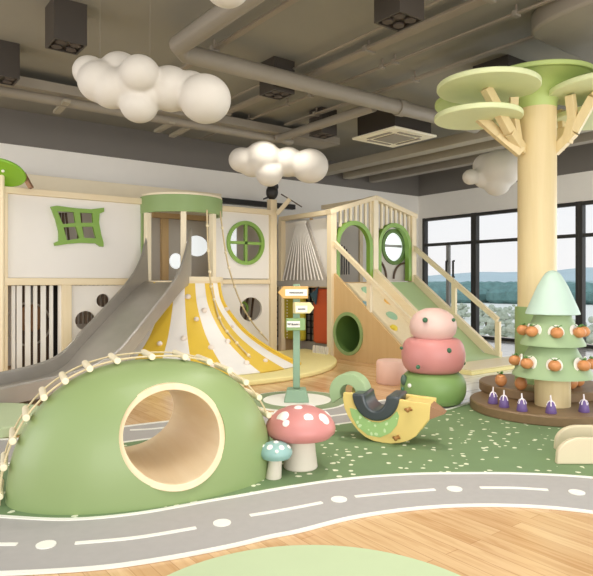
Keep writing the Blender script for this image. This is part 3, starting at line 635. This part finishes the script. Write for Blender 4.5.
# inner wall of the tower, with two cut-outs backed by a self-glowing sheet and a pine frame
iw = 9.9
def xi(px, py): t = (px-296.5)/600; D = iw/(.7965-.6046*t); return (iw*(.6046+.7965*t)/(.7965-.6046*t), EYE+(282-py)/600*D)
e1 = xi(197, 246); e2 = xi(176, 261)
MB().prism([(xs(140, iw), 1.33), (xs(226, iw), 1.33), (xs(226, iw), 2.42), (xs(140, iw), 2.42)], lambda x, z: (x, iw, z), (0, .03, 0), [[(e1[0]+a, e1[1]+b) for a, b in circ(.23, 28, ry=.19)], [(e2[0]+a, e2[1]+b) for a, b in circ(.13, 24, ry=.14)]]).build('back_wall', M['greyint'], tw, smooth=False)
mb = MB(); mb.box((xs(163, iw), iw-.06, 1.87), (.12, .09, 1.1)); mb.box((xs(190, iw), iw-.055, 2.47), (1.5, .08, .09)); mb.box((xs(216, iw), iw-.06, 1.87), (.08, .09, 1.1)); mb.build('inner_frame', M['ply'], tw)
MB().box((xs(190, iw), iw+.02, 1.95), (2.0, .01, .9)).build('glow_backing', M['glow'], tw)  # emissive sheet added so the cut-outs look onto a bright wall
MB().box((xs(182, iw), iw+.02, 2.68), (1.5, .01, .26)).build('glow_backing', M['glow'], tw)  # emissive strip added for the bright wall in the gap under the roof

# steel slide
sl = thing('steel_slide', 'wide brushed steel slide with tall side fins running down to the left', 'slide', (3.88, 8.38, 0))
pth = smoothline([(4.02, 8.50, 1.33), (3.78, 8.30, 1.27), (3.3, 7.96, .95), (2.75, 7.62, .52), (2.4, 7.42, .26), (2.0, 7.26, .16), (1.3, 7.02, .125), (.75, 6.86, .12)], 6)
def sec(i): return pth[i], (pth[min(i+1, len(pth)-1)]-pth[max(i-1, 0)])
fr_ = []
acc = 0
for i, p in enumerate(pth):
    t = sec(i)[1]; n = Vector((-t.y, t.x, 0)).normalized(); fr_.append((p, n))
    
nP = len(pth)
def wallh(i):
    s = i/(nP-1)
    return .62*math.exp(-(s/.13)**2)+.16 if s < .6 else .16-.07*(s-.6)/.4
def hwi(i): return .30+.07*min(1, i/(nP-1)/.4)
mb = MB(); mb.rings([[p+n*hwi(i), p-n*hwi(i), p-n*hwi(i)+Vector((0, 0, -.025)), p+n*hwi(i)+Vector((0, 0, -.025))] for i, (p, n) in enumerate(fr_)]); mb.build('slide_bed', M['steel'], sl)
for s in (1, -1):
    mb = MB(); rs = []
    for i, (p, n) in enumerate(fr_):
        h = wallh(i); a = p+n*hwi(i)*s; rs.append([a+Vector((0, 0, -.07)), a+n*.012*s+Vector((0, 0, h)), a+n*.05*s+Vector((0, 0, h)), a+n*.045*s+Vector((0, 0, -.07))])
    mb.rings(rs); mb.build('side_wall', M['steel'], sl, bev=.006)
    MB().tube([p+n*(hwi(i)+.03)*s+Vector((0, 0, wallh(i)+.004)) for i, (p, n) in enumerate(fr_)], .014, 8).build('side_lip', M['steel'], sl)
p, n = fr_[-3]
MB().bar(p+n*.25+Vector((0, 0, -.06)), p-n*.25+Vector((0, 0, -.06)), .05, .12).build('foot', M['steel'], sl)

# striped climbing skirt
sk = thing('climbing_skirt', 'yellow and white striped flared climbing skirt with knobbly holds', 'climbing slope', (TC.x, TC.y, 0))
prz = [(1.28, .70), (1.0, .77), (.75, .95), (.5, 1.22), (.27, 1.62), (.12, 1.98), (.085, 2.08)]
PR = [(q.x, q.y) for q in smoothline([(r, z, 0) for z, r in prz], 4)]
angs = [-60, -64, -68.5, -73, -77, -81.5, -86, -90, -94.5, -99, -103, -107.5, -112, -116, -120.5, -125, -129, -133.5, -138, -142, -146, -150]
def stripe(i, j): 
    a = (angs[i]+angs[i+1])/2
    if a > -64: return 1
    k = int((-a-60)//13)
    return 1 if k in (1, 3, 5) else 0
rs = []
for a in angs:
    c, s_ = math.cos(math.radians(a)), math.sin(math.radians(a))
    rs.append([(TC.x+r*c, TC.y+r*s_, z) for r, z in PR]+[(TC.x+(r-.03)*c, TC.y+(r-.03)*s_, z-.02) for r, z in reversed(PR)])
mb = MB(); mb.rings(rs, mi=stripe); mb.build('striped_cover', None, sk, mats=[M['white'], M['yellow']])
for a in (-60, -150):
    MB().tube([(TC.x+r*math.cos(math.radians(a)), TC.y+r*math.sin(math.radians(a)), z+.01) for r, z in PR], .022, 8).build('edge_roll', M['yellow'], sk)
nearedge = [p-n*(hwi(i)+.08)+Vector((0, 0, .0)) for i, (p, n) in enumerate(fr_)][4:-8]
MB().tube(nearedge, .02, 8).build('edge_roll', M['cream'], sk)
def on_skirt(px, py):
    best = None
    for ai in range(0, 180):
        a = math.radians(-60-ai*.5)
        for r, z in PR:
            X = TC.x+r*math.cos(a); Y = TC.y+r*math.sin(a); D = X*FW.x+Y*FW.y; xc = X*RT.x+Y*RT.y
            e = (296.5+600*xc/D-px)**2+(282-(z-EYE)*600/D-py)**2
            if best is None or e < best[0]: best = (e, Vector((X, Y, z)), a)
    return best
for px, py, r in ((188, 296, .045), (204, 310, .045), (196, 320, .04), (184, 340, .045), (211, 349, .045), (227, 341.6, .042), (246, 363.6, .042), (226, 308, .035), (264.6, 360, .035), (232, 325, .03), (213, 367, .045), (160, 345, .04)):
    e, q, a = on_skirt(px, py); MB().ball(q+Vector((math.cos(a), math.sin(a), .6))*.012, r, (1, 1, .9), 14).build('climbing_hold', M['holdpink'], sk)
tag(flat([(TC.x+2.5*math.cos(math.radians(a)), TC.y+2.5*math.sin(math.radians(a))) for a in range(-178, 0, 3)], 0, .07).build('base_mat', M['ymat'], bev=.02), 'pale yellow half round mat under the striped climbing skirt', 'mat')
# climbing ropes with knots
def crope(pts, label):
    t = thing('climbing_rope', label, 'rope', tuple(pts[-1][:2])+(pts[-1][2],), 0, 'knotted ropes on the tower')
    q = smoothline(pts, 6); MB().tube(q, .013, 6).build('rope', M['rope'], t)
    for k in range(3, len(q)-1, 4): MB().ball(q[k], .026, n=10).build('knot', M['log'], t)
def sp3(a, r, z): return (TC.x+r*math.cos(math.radians(a)), TC.y+r*math.sin(math.radians(a)), z)
crope([P(207, 210, 9.1), P(208, 245, 9.05), P(210, 276, 9.0), on_skirt(213, 298)[1]+Vector((0, 0, .02)), on_skirt(221, 324)[1]+Vector((0, 0, .02)), on_skirt(234, 343)[1]+Vector((0, 0, .02)), on_skirt(250, 357)[1]+Vector((0, 0, .02))], 'knotted rope falling down the middle of the striped skirt')
crope([P(220, 211, 9.5), P(225, 248, 9.5), P(230, 272, 9.6), P(240, 301, 9.9), P(252, 322, 10.3), P(268, 341, 10.6)], 'knotted rope hanging at the right of the tower past the round window')

# black bird on the post and weather vane sticks
bp_ = Vector((Xb, Y0, 2.765))
bd = thing('toy_bird', 'black toy bird perched on the pine post', 'bird', bp_, -CA)
mb = MB(); mb.ball((0, 0, .15), .11, (1.0, .8, 1.25), 20); mb.ball((.05, 0, .25), .075, (.9, .8, 1.0), 16); mb.rings([[(-.02, -.03, .06), (-.02, .03, .06), (-.02, .03, .10), (-.02, -.03, .10)], [(-.16, -.02, .015), (-.16, .02, .015), (-.16, .02, .035), (-.16, -.02, .035)]]); mb.build('body', M['black'], bd, local=True)
vn = thing('roof_brace', 'thin slanted pine stick braced beside the bird post', 'brace', (Xb+.1, Y0-.1, 2.5))
MB().tube([P(281, 194, 10.7), P(302, 207, 10.7)], .012, 6).build('stick', M['dbrown'], vn)
MB().bar(P(277, 214, 10.75), P(290, 199, 10.7), .05, .07).build('strut', M['pine'], vn)
tag(MB().box((6.65, YW-.06, 2.88), (1.95, .12, .10)).build('curtain_track', M['black']), 'long black track along the back wall above the play house', 'track')
# beige fascia behind roof line at left
struct('trim_3', MB().box((xs(60, 9.75), 9.96, 2.72), (6.0, .1, .5)), M['cream'], smooth=False)

# ================================================================ RECESS BETWEEN HOUSES
XR = 6.70
def ry(px, X=XR): t = (px-296.5)/600; return X*(.7965-.6046*t)/(.6046+.7965*t)
def rz_(px, py, X=XR): t = (px-296.5)/600; return EYE+(282-py)/600*(X/(.6046+.7965*t))
rc = thing('recess_screen', 'white screen with grey slatted teepee shape above the padded recess', 'screen', (XR, 9.0, 0))
ya, yz = ry(275), ry(329)
MB().box((XR+.08, (ya+yz)/2, 1.86), (.04, ya-yz, 1.12)).build('upper_panel', M['panel'], rc)
MB().box((XR+.02, (ya+yz)/2, 1.27), (.14, ya-yz, .10)).build('shelf_beam', M['latt'], rc)
pa = [(ry(282), rz_(282, 276)), (ry(284), rz_(284, 283)), (ry(325), rz_(325, 283)), (ry(325), rz_(325, 278)), (ry(306.5), rz_(306.5, 222)), (ry(297), rz_(297, 222))]
MB().prism(pa, lambda y, z: (XR+.02, y, z), (.02, 0, 0)).build('teepee_back', mat('teepee_grey', '#b9b1a6', .7), rc)
mb = MB()
for k in range(12):
    u = k/11; mb.bar((XR-.03, ry(297.5+u*8.5), rz_(301, 224)), (XR-.03, ry(284+u*40), rz_(300, 280)), .016, .02)
mb.bar((XR-.04, ry(296), rz_(300, 223)), (XR-.04, ry(307.5), rz_(300, 223)), .03, .05); mb.build('teepee_slats', M['panel'], rc)
MB().box((XR+.35, 9.0, .62), (.04, 2.0, 1.2)).build('lower_back', M['greyint'], rc)
mb = MB()
for k in range(14): mb.box((XR+.24, 8.05+k*.13, .70), (.02, .03, 1.0))
for k in range(9): mb.box((XR+.24, 9.0, .22+k*.12), (.02, 1.8, .02))
mb.build('lattice', M['black'], rc)
def pad(px0, px1, m, lab):
    a, b = ry(px0), ry(px1); t = thing('hanging_pad', lab, 'padded column', (XR+.1, (a+b)/2, .2), 0, 'padded columns in the recess')
    MB().box((XR+.1, (a+b)/2, .70), (.14, a-b, .98)).build('padding', m, t, bev=.05)
    MB().box((XR+.1, (a+b)/2, 1.2), (.08, (a-b)*.8, .06)).build('hanger', M['dbrown'], t)
    if m == M['olive']:
        mb = MB()
        for k in range(16): mb.ball((XR+.03, a-(a-b)*.4, .25+k*.058), .013, n=8)
        mb.build('stud', M['dot'], t)
pad(277, 300, M['olive'], 'olive yellow padded column behind the signpost')
pad(311, 328, M['rust'], 'rust orange padded column beside the wooden ramp')
tag(MB().prism([(ry(310.5), 1.10), (ry(316), .90), (ry(318), 1.20), (ry(321), 1.26), (ry(314), 1.12)], lambda x, z: (XR-.02, x, z), (.03, 0, 0)).build('dark_scarf', M['navy']), 'dark navy cloth hanging at the top of the orange padded column', 'cloth')
bs = thing('slatted_box', 'small white slatted box on the floor below the orange padded column', 'box', (6.62, ry(321, 6.62), 0))
for k in range(6): MB().box((6.56, ry(314+k*2.5, 6.56), .10), (.03, .03, .20)).build('slat', M['panel'], bs)
MB().box((6.62, ry(320.5, 6.62), .09), (.08, ry(314, 6.62)-ry(327, 6.62), .18)).build('body', M['panel'], bs)

# ================================================================ RIGHT PLAY HOUSE
XA, XM, XB, YH = 6.71, 7.72, 8.74, 7.84; YB = 9.3
rh = thing('gable_play_house', 'pine play house with gabled slatted front and two lime green arches', 'play structure', ((XA+XB)/2, YH, 0))
SL = .71
for x, z1 in ((XA, 2.52), (XM, 2.84), (XB, 2.58)):
    MB().box((x, YH, z1/2), (.12, .12, z1)).build('post', M['pine'] if x != XM else M['cream'], rh, bev=.006)
for x, z1 in ((XA, 2.5), (XB, 2.55)):
    MB().box((x, YB, z1/2), (.1, .1, z1)).build('post', M['pine'], rh, bev=.006)
MB().bar((XA-.08, YH, 2.50), (XM, YH, 2.83), .14, .08).build('gable_rafter', M['pineX'], rh)
MB().bar((XM, YH, 2.83), (XB+.08, YH, 2.56), .14, .08).build('gable_rafter', M['pineX'], rh)
MB().bar((XA-.02, YH, 2.50), (XA-.02, YB, 2.50), .1, .08).build('side_rafter', M['pineY'], rh)
MB().bar((XM, YH, 2.80), (XM, YB, 2.80), .08, .08).build('side_rafter', M['pineY'], rh)
MB().box(((XA+XB)/2, (YH+YB)/2, 1.25), (XB-XA, YB-YH, .1)).build('deck', M['ply'], rh)
MB().box(((XA+XB)/2, YB, 1.9), (XB-XA, .04, 1.25)).build('back_panel', M['greyint'], rh)
def arcframe(x0, x1, ztop, w_, y0, dy, m, name):
    r = (x1-x0)/2; cx = (x0+x1)/2; zc = ztop-r
    o = [(x1, 1.32)]+[(cx+r*math.cos(a), zc+r*math.sin(a)) for a in [PI*i/20 for i in range(21)]]+[(x0, 1.32)]
    i_ = [(x0+w_, 1.32)]+[(cx-(r-w_)*math.cos(a), zc+(r-w_)*math.sin(a)) for a in [PI*i/20 for i in range(21)]]+[(x1-w_, 1.32)]
    return MB().prism(o+i_, lambda x, z: (x, y0, z), (0, dy, 0)).build(name, m, rh), (cx, zc, r)
a1, c1 = arcframe(XA+.07, XM-.07, 2.38, .075, YH-.05, .1, M['grn'], 'arch_frame')
a2, c2 = arcframe(XM+.07, XB-.07, 2.40, .075, YH-.05, .1, M['grn'], 'arch_frame')
for (x0, x1, za, zb, c) in ((XA, XM, 2.48, 2.80, c1), (XM, XB, 2.80, 2.54, c2)):
    for k in range(8):
        u = (k+.7)/8.4; x = x0+(x1-x0)*u; zt = za+(zb-za)*u; dx = abs(x-c[0])
        zb_ = c[1]+math.sqrt(max(c[2]**2-dx**2, 0)) if dx < c[2] else 1.32
        MB().box((x, YH+.01, (zt+zb_)/2), (.045, .04, zt-zb_)).build('gable_slat', M['cream'], rh)
# panel with round porthole in right arch
pc = (xs(393.2, YH+.12), 0); tt = (393.2-296.5)/600; Dp = (YH+.12)/(.7965-.6046*tt); pz = EYE+(282-247)/600*Dp; pr_ = .31
MB().prism([(XM+.06, 1.32), (XB-.06, 1.32), (XB-.06, 2.30), (XM+.06, 2.30)], lambda x, z: (x, YH+.10, z), (0, .03, 0), [[(pc[0]+a, pz+b) for a, b in circ(pr_, 36)]]).build('porthole_panel', M['greyint'], rh, smooth=False)
MB().prism([(pc[0]+a, pz+b) for a, b in circ(pr_+.03, 44)], lambda x, z: (x, YH+.07, z), (0, .07, 0), [[(pc[0]+a, pz+b) for a, b in circ(pr_-.04, 44)]]).build('porthole_ring', M['hole'], rh, smooth=False)
MB().lathe([(0, 0), (pr_-.03, 0), (pr_-.03, .01), (0, .01)], (pc[0], YH+.16, pz), 40, (0, -1, 0)).build('porthole_window', M['glow'], rh)  # glow painted into the disc for the bright view through the porthole
MB().box((pc[0], YH+.14, pz+.02), (.5, .015, .05)).build('porthole_bar', M['blind'], rh)
mb = MB(); mb.tube([(XM+.12+.28*math.cos(a), YH+.08, 1.36+.36*math.sin(a)) for a in [PI/2*i/8 for i in range(9)]], .02); mb.tube([(XB-.12-.3*math.cos(a), YH+.08, 1.36+.3*math.sin(a)) for a in [PI/2*i/8 for i in range(9)]], .02); mb.build('painted_arcs', M['dbrown'], rh)
# interior of left arch
mb = MB(); mb.tube([(7.15+.2*math.cos(a), 8.9, 1.95+.24*math.sin(a)) for a in [2*PI*i/24 for i in range(24)]], .025, 8, closed=True); mb.build('inner_ring', M['hole'], rh)
mb = MB(); mb.box((7.35, 9.2, 1.9), (.05, .04, 1.3)); mb.build('inner_post', M['ply'], rh)
mb = MB()
for k in range(7): mb.tube([(8.05, 9.1-.22+k*.07, 1.45), (8.05, 9.1-.22+k*.07, 2.05-.03*abs(k-3)**1.6)], .012, 6)
mb.build('inner_lattice', M['black'], rh)
MB().box(((XA+XB)/2, YB+.02, .6), (XB-XA, .04, 1.2)).build('lower_wall', M['ply'], rh)

# ramp unit: left side panel with round tunnel, wooden climbing lane
rm = thing('climbing_ramp', 'sloping pine climbing ramp with coloured holds and a round green porthole', 'ramp', (XA, 6.9, 0))
yb_ = 5.85
prof = [(YH-.06, 0), (YH-.06, 1.45)]+[(YH-1.83, .16), (yb_, .08), (yb_, 0)]
Yc, Zc, Rc = 7.42, .44, .34
MB().prism(prof, lambda y, z: (XA, y, z), (.05, 0, 0), [circ(Rc, 44, Yc, Zc)]).build('side_panel', M['ply'], rm, smooth=False)
mb = MB()
mb.rings([[(x, Yc+r*math.cos(2*PI*k/44), Zc+r*math.sin(2*PI*k/44)) for k in range(44)] for r, x in ((Rc+.005, XA-.02), (Rc+.005, XA+.55), (Rc-.03, XA+.55), (Rc-.03, XA-.02))], closed=True); mb.build('porthole_tube', M['hole'], rm)
MB().rings([[(x, Yc+r*math.cos(2*PI*k/44), Zc+r*math.sin(2*PI*k/44)) for k in range(44)] for r, x in ((Rc+.02, XA-.022), (Rc+.02, XA), (Rc-.035, XA), (Rc-.035, XA-.022))], closed=True).build('porthole_rim', M['sage'], rm)
MB().lathe([(0, 0), (Rc-.01, 0), (Rc-.01, .02), (0, .02)], (XA+.53, Yc, Zc), 36, (1, 0, 0)).build('porthole_back', M['hole'], rm)
def zramp(y): return max(.03, 1.3-SL*(YH-y))
mb = MB(); mb.prism([(YH-.06, 1.28), (6.05, .03), (6.05, .0), (6.12, .0), (YH-.06, 1.22)], lambda y, z: (XA+.05, y, z), (XM-XA-.1, 0, 0)); mb.build('ramp_board', M['pine'], rm, smooth=False)
mb = MB(); mb.prism([(YH-.06, 1.54), (6.02, .23), (5.85, .2), (5.85, 0), (6.0, 0), (YH-.06, 1.22)], lambda y, z: (XM-.06, y, z), (.09, 0, 0)); mb.build('middle_border', M['pineY'], rm, smooth=False)
ra = (XA+.02, YH-.05, 1.97); rb_ = (XA+.02, 5.98, .66)
MB().bar(ra, rb_, .06, .07).build('handrail', M['pineY'], rm)
for y in (6.95, 6.02): MB().box((XA+.032, y, (1.97-SL*(YH-.05-y)+zramp(y))/2+.02), (.05, .08, 1.97-SL*(YH-.05-y)-zramp(y)-.06)).build('rail_post', M['pine'], rm)
def on_ramp(px, py):
    t = (px-296.5)/600; D = 5.566/(SL*(.7965-.6046*t)+(py-282)/600); return D*(.6046+.7965*t), D*(.7965-.6046*t)
for px, py, mt, sc in ((366, 291, 'holdmint', 1.3), (364, 304, 'holdblue', .7), (388, 302, 'holdor', 1.1), (391, 316, 'holdmint', 1.25), (393, 328, 'holdyel', .8)):
    hx, hy = on_ramp(px, py); hx = min(max(hx, XA+.14), XM-.12)
    MB().lathe([(0, 0), (.08*sc, 0), (.085*sc, .03), (.07*sc, .055), (0, .06)], (hx, hy, zramp(hy)-.02), 20, (0, -SL, 1)).build('foot_hold', M[mt], rm)
# green slide
gs = thing('green_slide', 'pale green straight slide with pine borders beside the windows', 'slide', (8.25, 6.9, 0))
mb = MB(); mb.prism([(YH-.06, 1.30), (6.2, .10), (5.85, .055), (5.85, .015), (6.2, .05), (YH-.06, 1.24)], lambda y, z: (XM+.04, y, z), (XB-XM-.08, 0, 0)); mb.build('slide_bed', M['lime_slide'], gs)
mb = MB(); mb.prism([(YH-.06, 1.44), (6.0, .14), (5.9, .14), (5.9, 0), (6.05, 0), (YH-.06, 1.18)], lambda y, z: (XB-.03, y, z), (.08, 0, 0)); mb.build('border', M['pineY'], gs, smooth=False)
MB().bar((XB, YH-.05, 1.96), (XB, 5.95, .67), .06, .08).build('handrail', M['pineY'], gs)
for y in (6.85, 5.95): MB().box((XB+.003, y, -.03+(1.96-.68*(YH-.05-y)+max(zramp(y), 0)-.02)/2), (.05, .09, 1.96-.68*(YH-.05-y)-max(zramp(y)-.02, 0) if y > 6 else .62)).build('rail_post', M['pine'], gs)
lp = thing('landing_mat', 'low pale landing mat at the foot of the green slide', 'mat', (8, 5.55, 0.004))
MB().box((8.0, 5.50, .03), (2.1, .7, .055)).build('mat_body', M['ymat'], lp, bev=.01)
MB().box((8.0, 5.50, .06), (1.95, .58, .012)).build('mat_top', M['pineX'], lp, bev=.003)

# ================================================================ CEILING FITTINGS
def XofV(px, py, z): q = P(px, py, 600*(z-EYE)/(282-py)); return q
zd = 3.72
q = XofV(276, 139, zd); yA = q.y; xA = q.x
dA = thing('small_round_duct', 'thin round duct bending above the small cloud', 'duct', (xA, yA, zd))
MB().tube(smoothline([(-1.5, yA, zd), (xA-.3, yA, zd), (xA-.08, yA-.03, zd), (xA-.0, yA-.14, zd), (xA, yA-.4, zd), (xA, XofV(379, 108, zd).y, zd)], 5), .07, 14).build('pipe', M['duct'], dA)
q = XofV(172, 50, zd); xB_, yB_ = q.x, q.y
dB = thing('large_round_duct', 'wide round duct with a sharp corner crossing the ceiling', 'duct', (xB_, yB_, zd))
mb = MB(); mb.tube([(xB_-.0, yB_-3.5, zd), (xB_, yB_-.14, zd), (xB_+.14, yB_, zd), (7.9, yB_, zd)], .098, 16); mb.build('pipe', M['duct'], dB)
MB().cyl((XofV(393, 110, zd).x-.06, yB_, zd), (XofV(393, 110, zd).x+.06, yB_, zd), .115, n=16).build('collar', M['duct'], dB)
q = XofV(60, 100, 3.7)
tag(MB().box((2.6, XofV(10, 92, 3.7).y+.1, 3.82), (9, .5, .12)).build('flat_duct', M['duct']), 'flat grey duct running along the back of the ceiling above the dark band', 'duct')
for px, py, z, L in ((62, 108, 3.66, 'left'), (165, 128, 3.66, 'middle'), (180, 133, 3.66, 'right')):
    q = XofV(px, py, z); tag(MB().bar((q.x-.02, q.y-.3, z+.02), (q.x+.02, q.y+.35, z+.02), .09, .04).build('ceiling_bracket', M['beamc']), 'short pale ceiling bracket under the back duct, %s one of three' % L, 'bracket', 'ceiling brackets')
def vbeam(px, py, z, w_, h_, m, y0, y1, name, label, cat='duct', clips=0):
    q = XofV(px, py, z); t = thing(name, label, cat, (q.x, (y0+y1)/2, z))
    MB().box((q.x, (y0+y1)/2, z+h_/2), (w_, y1-y0, h_)).build('channel', m, t, bev=.008)
    for k in range(clips):
        y = y0+(y1-y0)*(k+.6)/clips; MB().box((q.x, y, z+h_*.4), (w_+.03, .05, h_+.03)).build('clip', M['duct'], t)
        MB().cyl((q.x, y, z+h_), (q.x, y, CH), .012, n=6).build('hanger', M['tray'], t)
vbeam(410, 156, 3.6, .26, .16, M['beamc'], 4.5, 10.0, 'ceiling_beam', 'pale boxed beam in front of the air conditioner, nearest of three', 'beam')
vbeam(440, 160, 3.6, .22, .14, M['beamc'], 4.5, 10.0, 'ceiling_beam', 'pale boxed beam near the window wall, second of three', 'beam')
vbeam(445, 169, 3.6, .2, .14, M['duct'], 4.5, 10.0, 'ceiling_beam', 'grey boxed beam closest to the window wall', 'beam')
vbeam(420, 29, 3.88, .13, .035, M['tray'], .8, 8.6, 'cable_tray', 'cable tray right of the dark box light in the middle of the ceiling', 'cable tray', 5)
vbeam(425, 51, 3.9, .05, .025, M['tray'], .8, 8.8, 'cable_tray', 'thin cable tray just behind the widest tray', 'cable tray', 5)
vbeam(425, 77, 3.88, .09, .03, M['tray'], 2.0, 8.0, 'cable_tray', 'cable tray leading toward the tree canopy', 'cable tray', 3)
vbeam(215, 50, 3.88, .07, .03, M['tray'], .8, 8.6, 'cable_tray', 'cable tray alongside the large duct bend', 'cable tray', 4)
vbeam(250, 90, 3.9, .035, .02, M['tray'], 2.5, 9.8, 'cable_tray', 'thin cable tray passing the dark box light behind the duct', 'cable tray', 3)
vbeam(280, 108, 3.9, .035, .02, M['tray'], 4, 9.8, 'cable_tray', 'thin cable tray left of the far dark box light', 'cable tray', 3)
# wide rounded duct upper right
XD, YD = 5.3, 3.42
tag(flat([(XD+.35, YD), (9.6, YD), (9.6, YD-1.3), (XD+.35, YD-1.3)]+[(XD+.35-.35*math.sin(a), YD-.65-.65*math.cos(a)) for a in [PI*i/12 for i in range(1, 12)]], 3.78, CH-.01).build('wide_duct', M['duct'], bev=.03), 'wide grey duct with rounded end above the tree canopy', 'duct')
tag(MB().box((6.55, 4.4, 3.88), (.5, .5, .24)).build('ceiling_box', M['boxd']), 'dark box just behind the top canopy disc', 'box')
# box lights
def boxlight(px, py, label, z=3.6, s=.31, pw=22):
    q = XofV(px, py, z); t = thing('box_light', label, 'ceiling light', (q.x, q.y, z), 0, 'dark box lights')
    mb = MB(); o = [(-s/2, -s/2), (s/2, -s/2), (s/2, s/2), (-s/2, s/2)]; i_ = [(x*.88, y*.88) for x, y in o]
    mb.rings([[(q.x+x, q.y+y, z) for x, y in o], [(q.x+x, q.y+y, CH) for x, y in o]], caps=False)
    mb.rings([[(q.x+x, q.y+y, z) for x, y in o], [(q.x+x, q.y+y, z) for x, y in i_], [(q.x+x, q.y+y, z+.03) for x, y in i_]], caps=False)
    bm = mb.bm; bm.verts.ensure_lookup_table()
    mb.box((q.x, q.y, z+.035), (s*.9, s*.9, .01)); mb.build('housing', M['boxd'], t, smooth=False)
    for dx, dy in ((-.07, -.07), (.07, -.07), (.07, .07), (-.07, .07)):
        l = MB().lathe([(.03, 0), (.05, 0), (.05, .02), (.03, .02)], (q.x+dx, q.y+dy, z+.004), 20).build('lamp_ring', M['ring'], t)
        MB().lathe([(0, 0), (.03, 0), (.03, .012), (0, .012)], (q.x+dx, q.y+dy, z+.01), 16).build('lens', M['lampd'], t)
    L = bpy.data.lights.new('downlight', 'SPOT'); L.energy = pw*8; L.spot_size = math.radians(110); L.spot_blend = .8; L.shadow_soft_size = .02; L.color = (1, .94, .85)
    o = bpy.data.objects.new('downlight', L); COL.objects.link(o); o.location = (q.x, q.y, z+.0)
boxlight(66, 47, 'large dark box light left of the big cloud and above it', pw=4)
boxlight(2, 80, 'dark box light cut by the left edge of the view', pw=10)
boxlight(399, 22, 'dark box light at top centre right, nearest the tree canopy')
boxlight(277, 95, 'dark box light half hidden behind the large round duct', pw=10)
boxlight(323, 136, 'small dark box light farthest back near the air conditioner')
# air conditioner cassette
q = XofV(394, 138, 3.6); ac = thing('air_conditioner', 'pale ceiling cassette air conditioner on a dark housing', 'air conditioner', (q.x, q.y, 3.6))
MB().box((q.x, q.y, 3.61), (.95, .95, .035)).build('face_plate', M['ac'], ac, bev=.01)
MB().box((q.x, q.y, 3.8), (.82, .82, .36)).build('housing', M['boxd'], ac)
MB().box((q.x, q.y, 3.588), (.46, .46, .015)).build('grille', M['duct'], ac)
for dx, dy, a, b in ((.33, 0, .06, .5), (-.33, 0, .06, .5), (0, .33, .5, .06), (0, -.33, .5, .06)): MB().box((q.x+dx, q.y+dy, 3.589), (a, b, .012)).build('louvre', M['duct'], ac)

# clouds
def cloud(lobes, D, label):
    q = [P(px, py, D+dd) for px, py, r, dd in lobes]; c = sum(q, Vector())/len(q)
    t = thing('cloud_lamp', label, 'cloud', (c.x, c.y, min(v.z for v in q)), 0, 'white hanging clouds')
    mb = MB()
    for (px, py, r, dd), v in zip(lobes, q): mb.ball(v, r/600*(D+dd), (1, 1, .93), 32)
    o = mb.build('cloud_body', M['cloud'], t)
    rm_ = o.modifiers.new('remesh', 'REMESH'); rm_.mode = 'VOXEL'; rm_.voxel_size = .014*D/5; rm_.use_smooth_shade = True
    sm = o.modifiers.new('smooth', 'SMOOTH'); sm.iterations = 3
    for v in (q[1], q[-1]): MB().cyl(v, (v.x, v.y, CH-.001), .0008, n=5).build('wire', M['wire'], t)
cloud([(90, 72, 17, .05), (100, 82, 22, 0), (120, 72, 21, .1), (140, 74, 20, -.12), (134, 84, 22, 0), (139, 105, 19, 0), (170, 89, 24, .05), (205, 99, 26, 0), (190, 92, 22, .1), (112, 88, 22, 0), (155, 86, 20, .05), (150, 95, 16, 0)], 5.0, 'large white cloud at upper left below the dark box light')
cloud([(242, 160, 13.5, 0), (252, 163, 15, .05), (263, 159, 19, 0), (269, 174, 13.5, -.05), (288, 162, 16, .05), (310, 166, 18.5, 0)], 8.0, 'small white cloud above the black bird post')
cloud([(471, 177, 8.5, 0), (487, 166, 14, .1), (500, 169, 21, 0), (497, 184, 13, 0), (484, 179, 10, .05), (513, 165, 16, .1)], 8.0, 'small white cloud beside the wooden column, partly hidden')
cloud([(200, -32, 22, .1), (227, -16, 24, 0), (262, -30, 24, .1), (240, -45, 24, .2)], 3.4, 'white cloud cut by the top edge of the view')

# lime leaf roof at left edge
lf = thing('leaf_canopy', 'lime green oval leaf roof on a pole at the left edge', 'canopy', tuple(P(4, 282, 7.9)[:2])+(0,))
MB().lathe([(0, -.02), (.29, -.02), (.30, 0), (.29, .02), (0, .02)], P(2, 172.5, 7.9), 48, Vector((FW.x*-.45, FW.y*-.45, -.9))).build('leaf_disc', mat('bright_lime', '#86be2c', .45), lf)
q = P(3, 172, 7.9); MB().cyl((q.x, q.y+.05, 0), (q.x, q.y+.05, q.z), .03, n=12).build('pole', M['pine'], lf)
MB().ball(P(3, 171, 7.80), .02, n=10).build('screw', M['dot'], lf)
MB().bar(P(23, 173, 8.1), P(31, 188, 8.1), .08, .05).build('brace', M['beak'], lf)
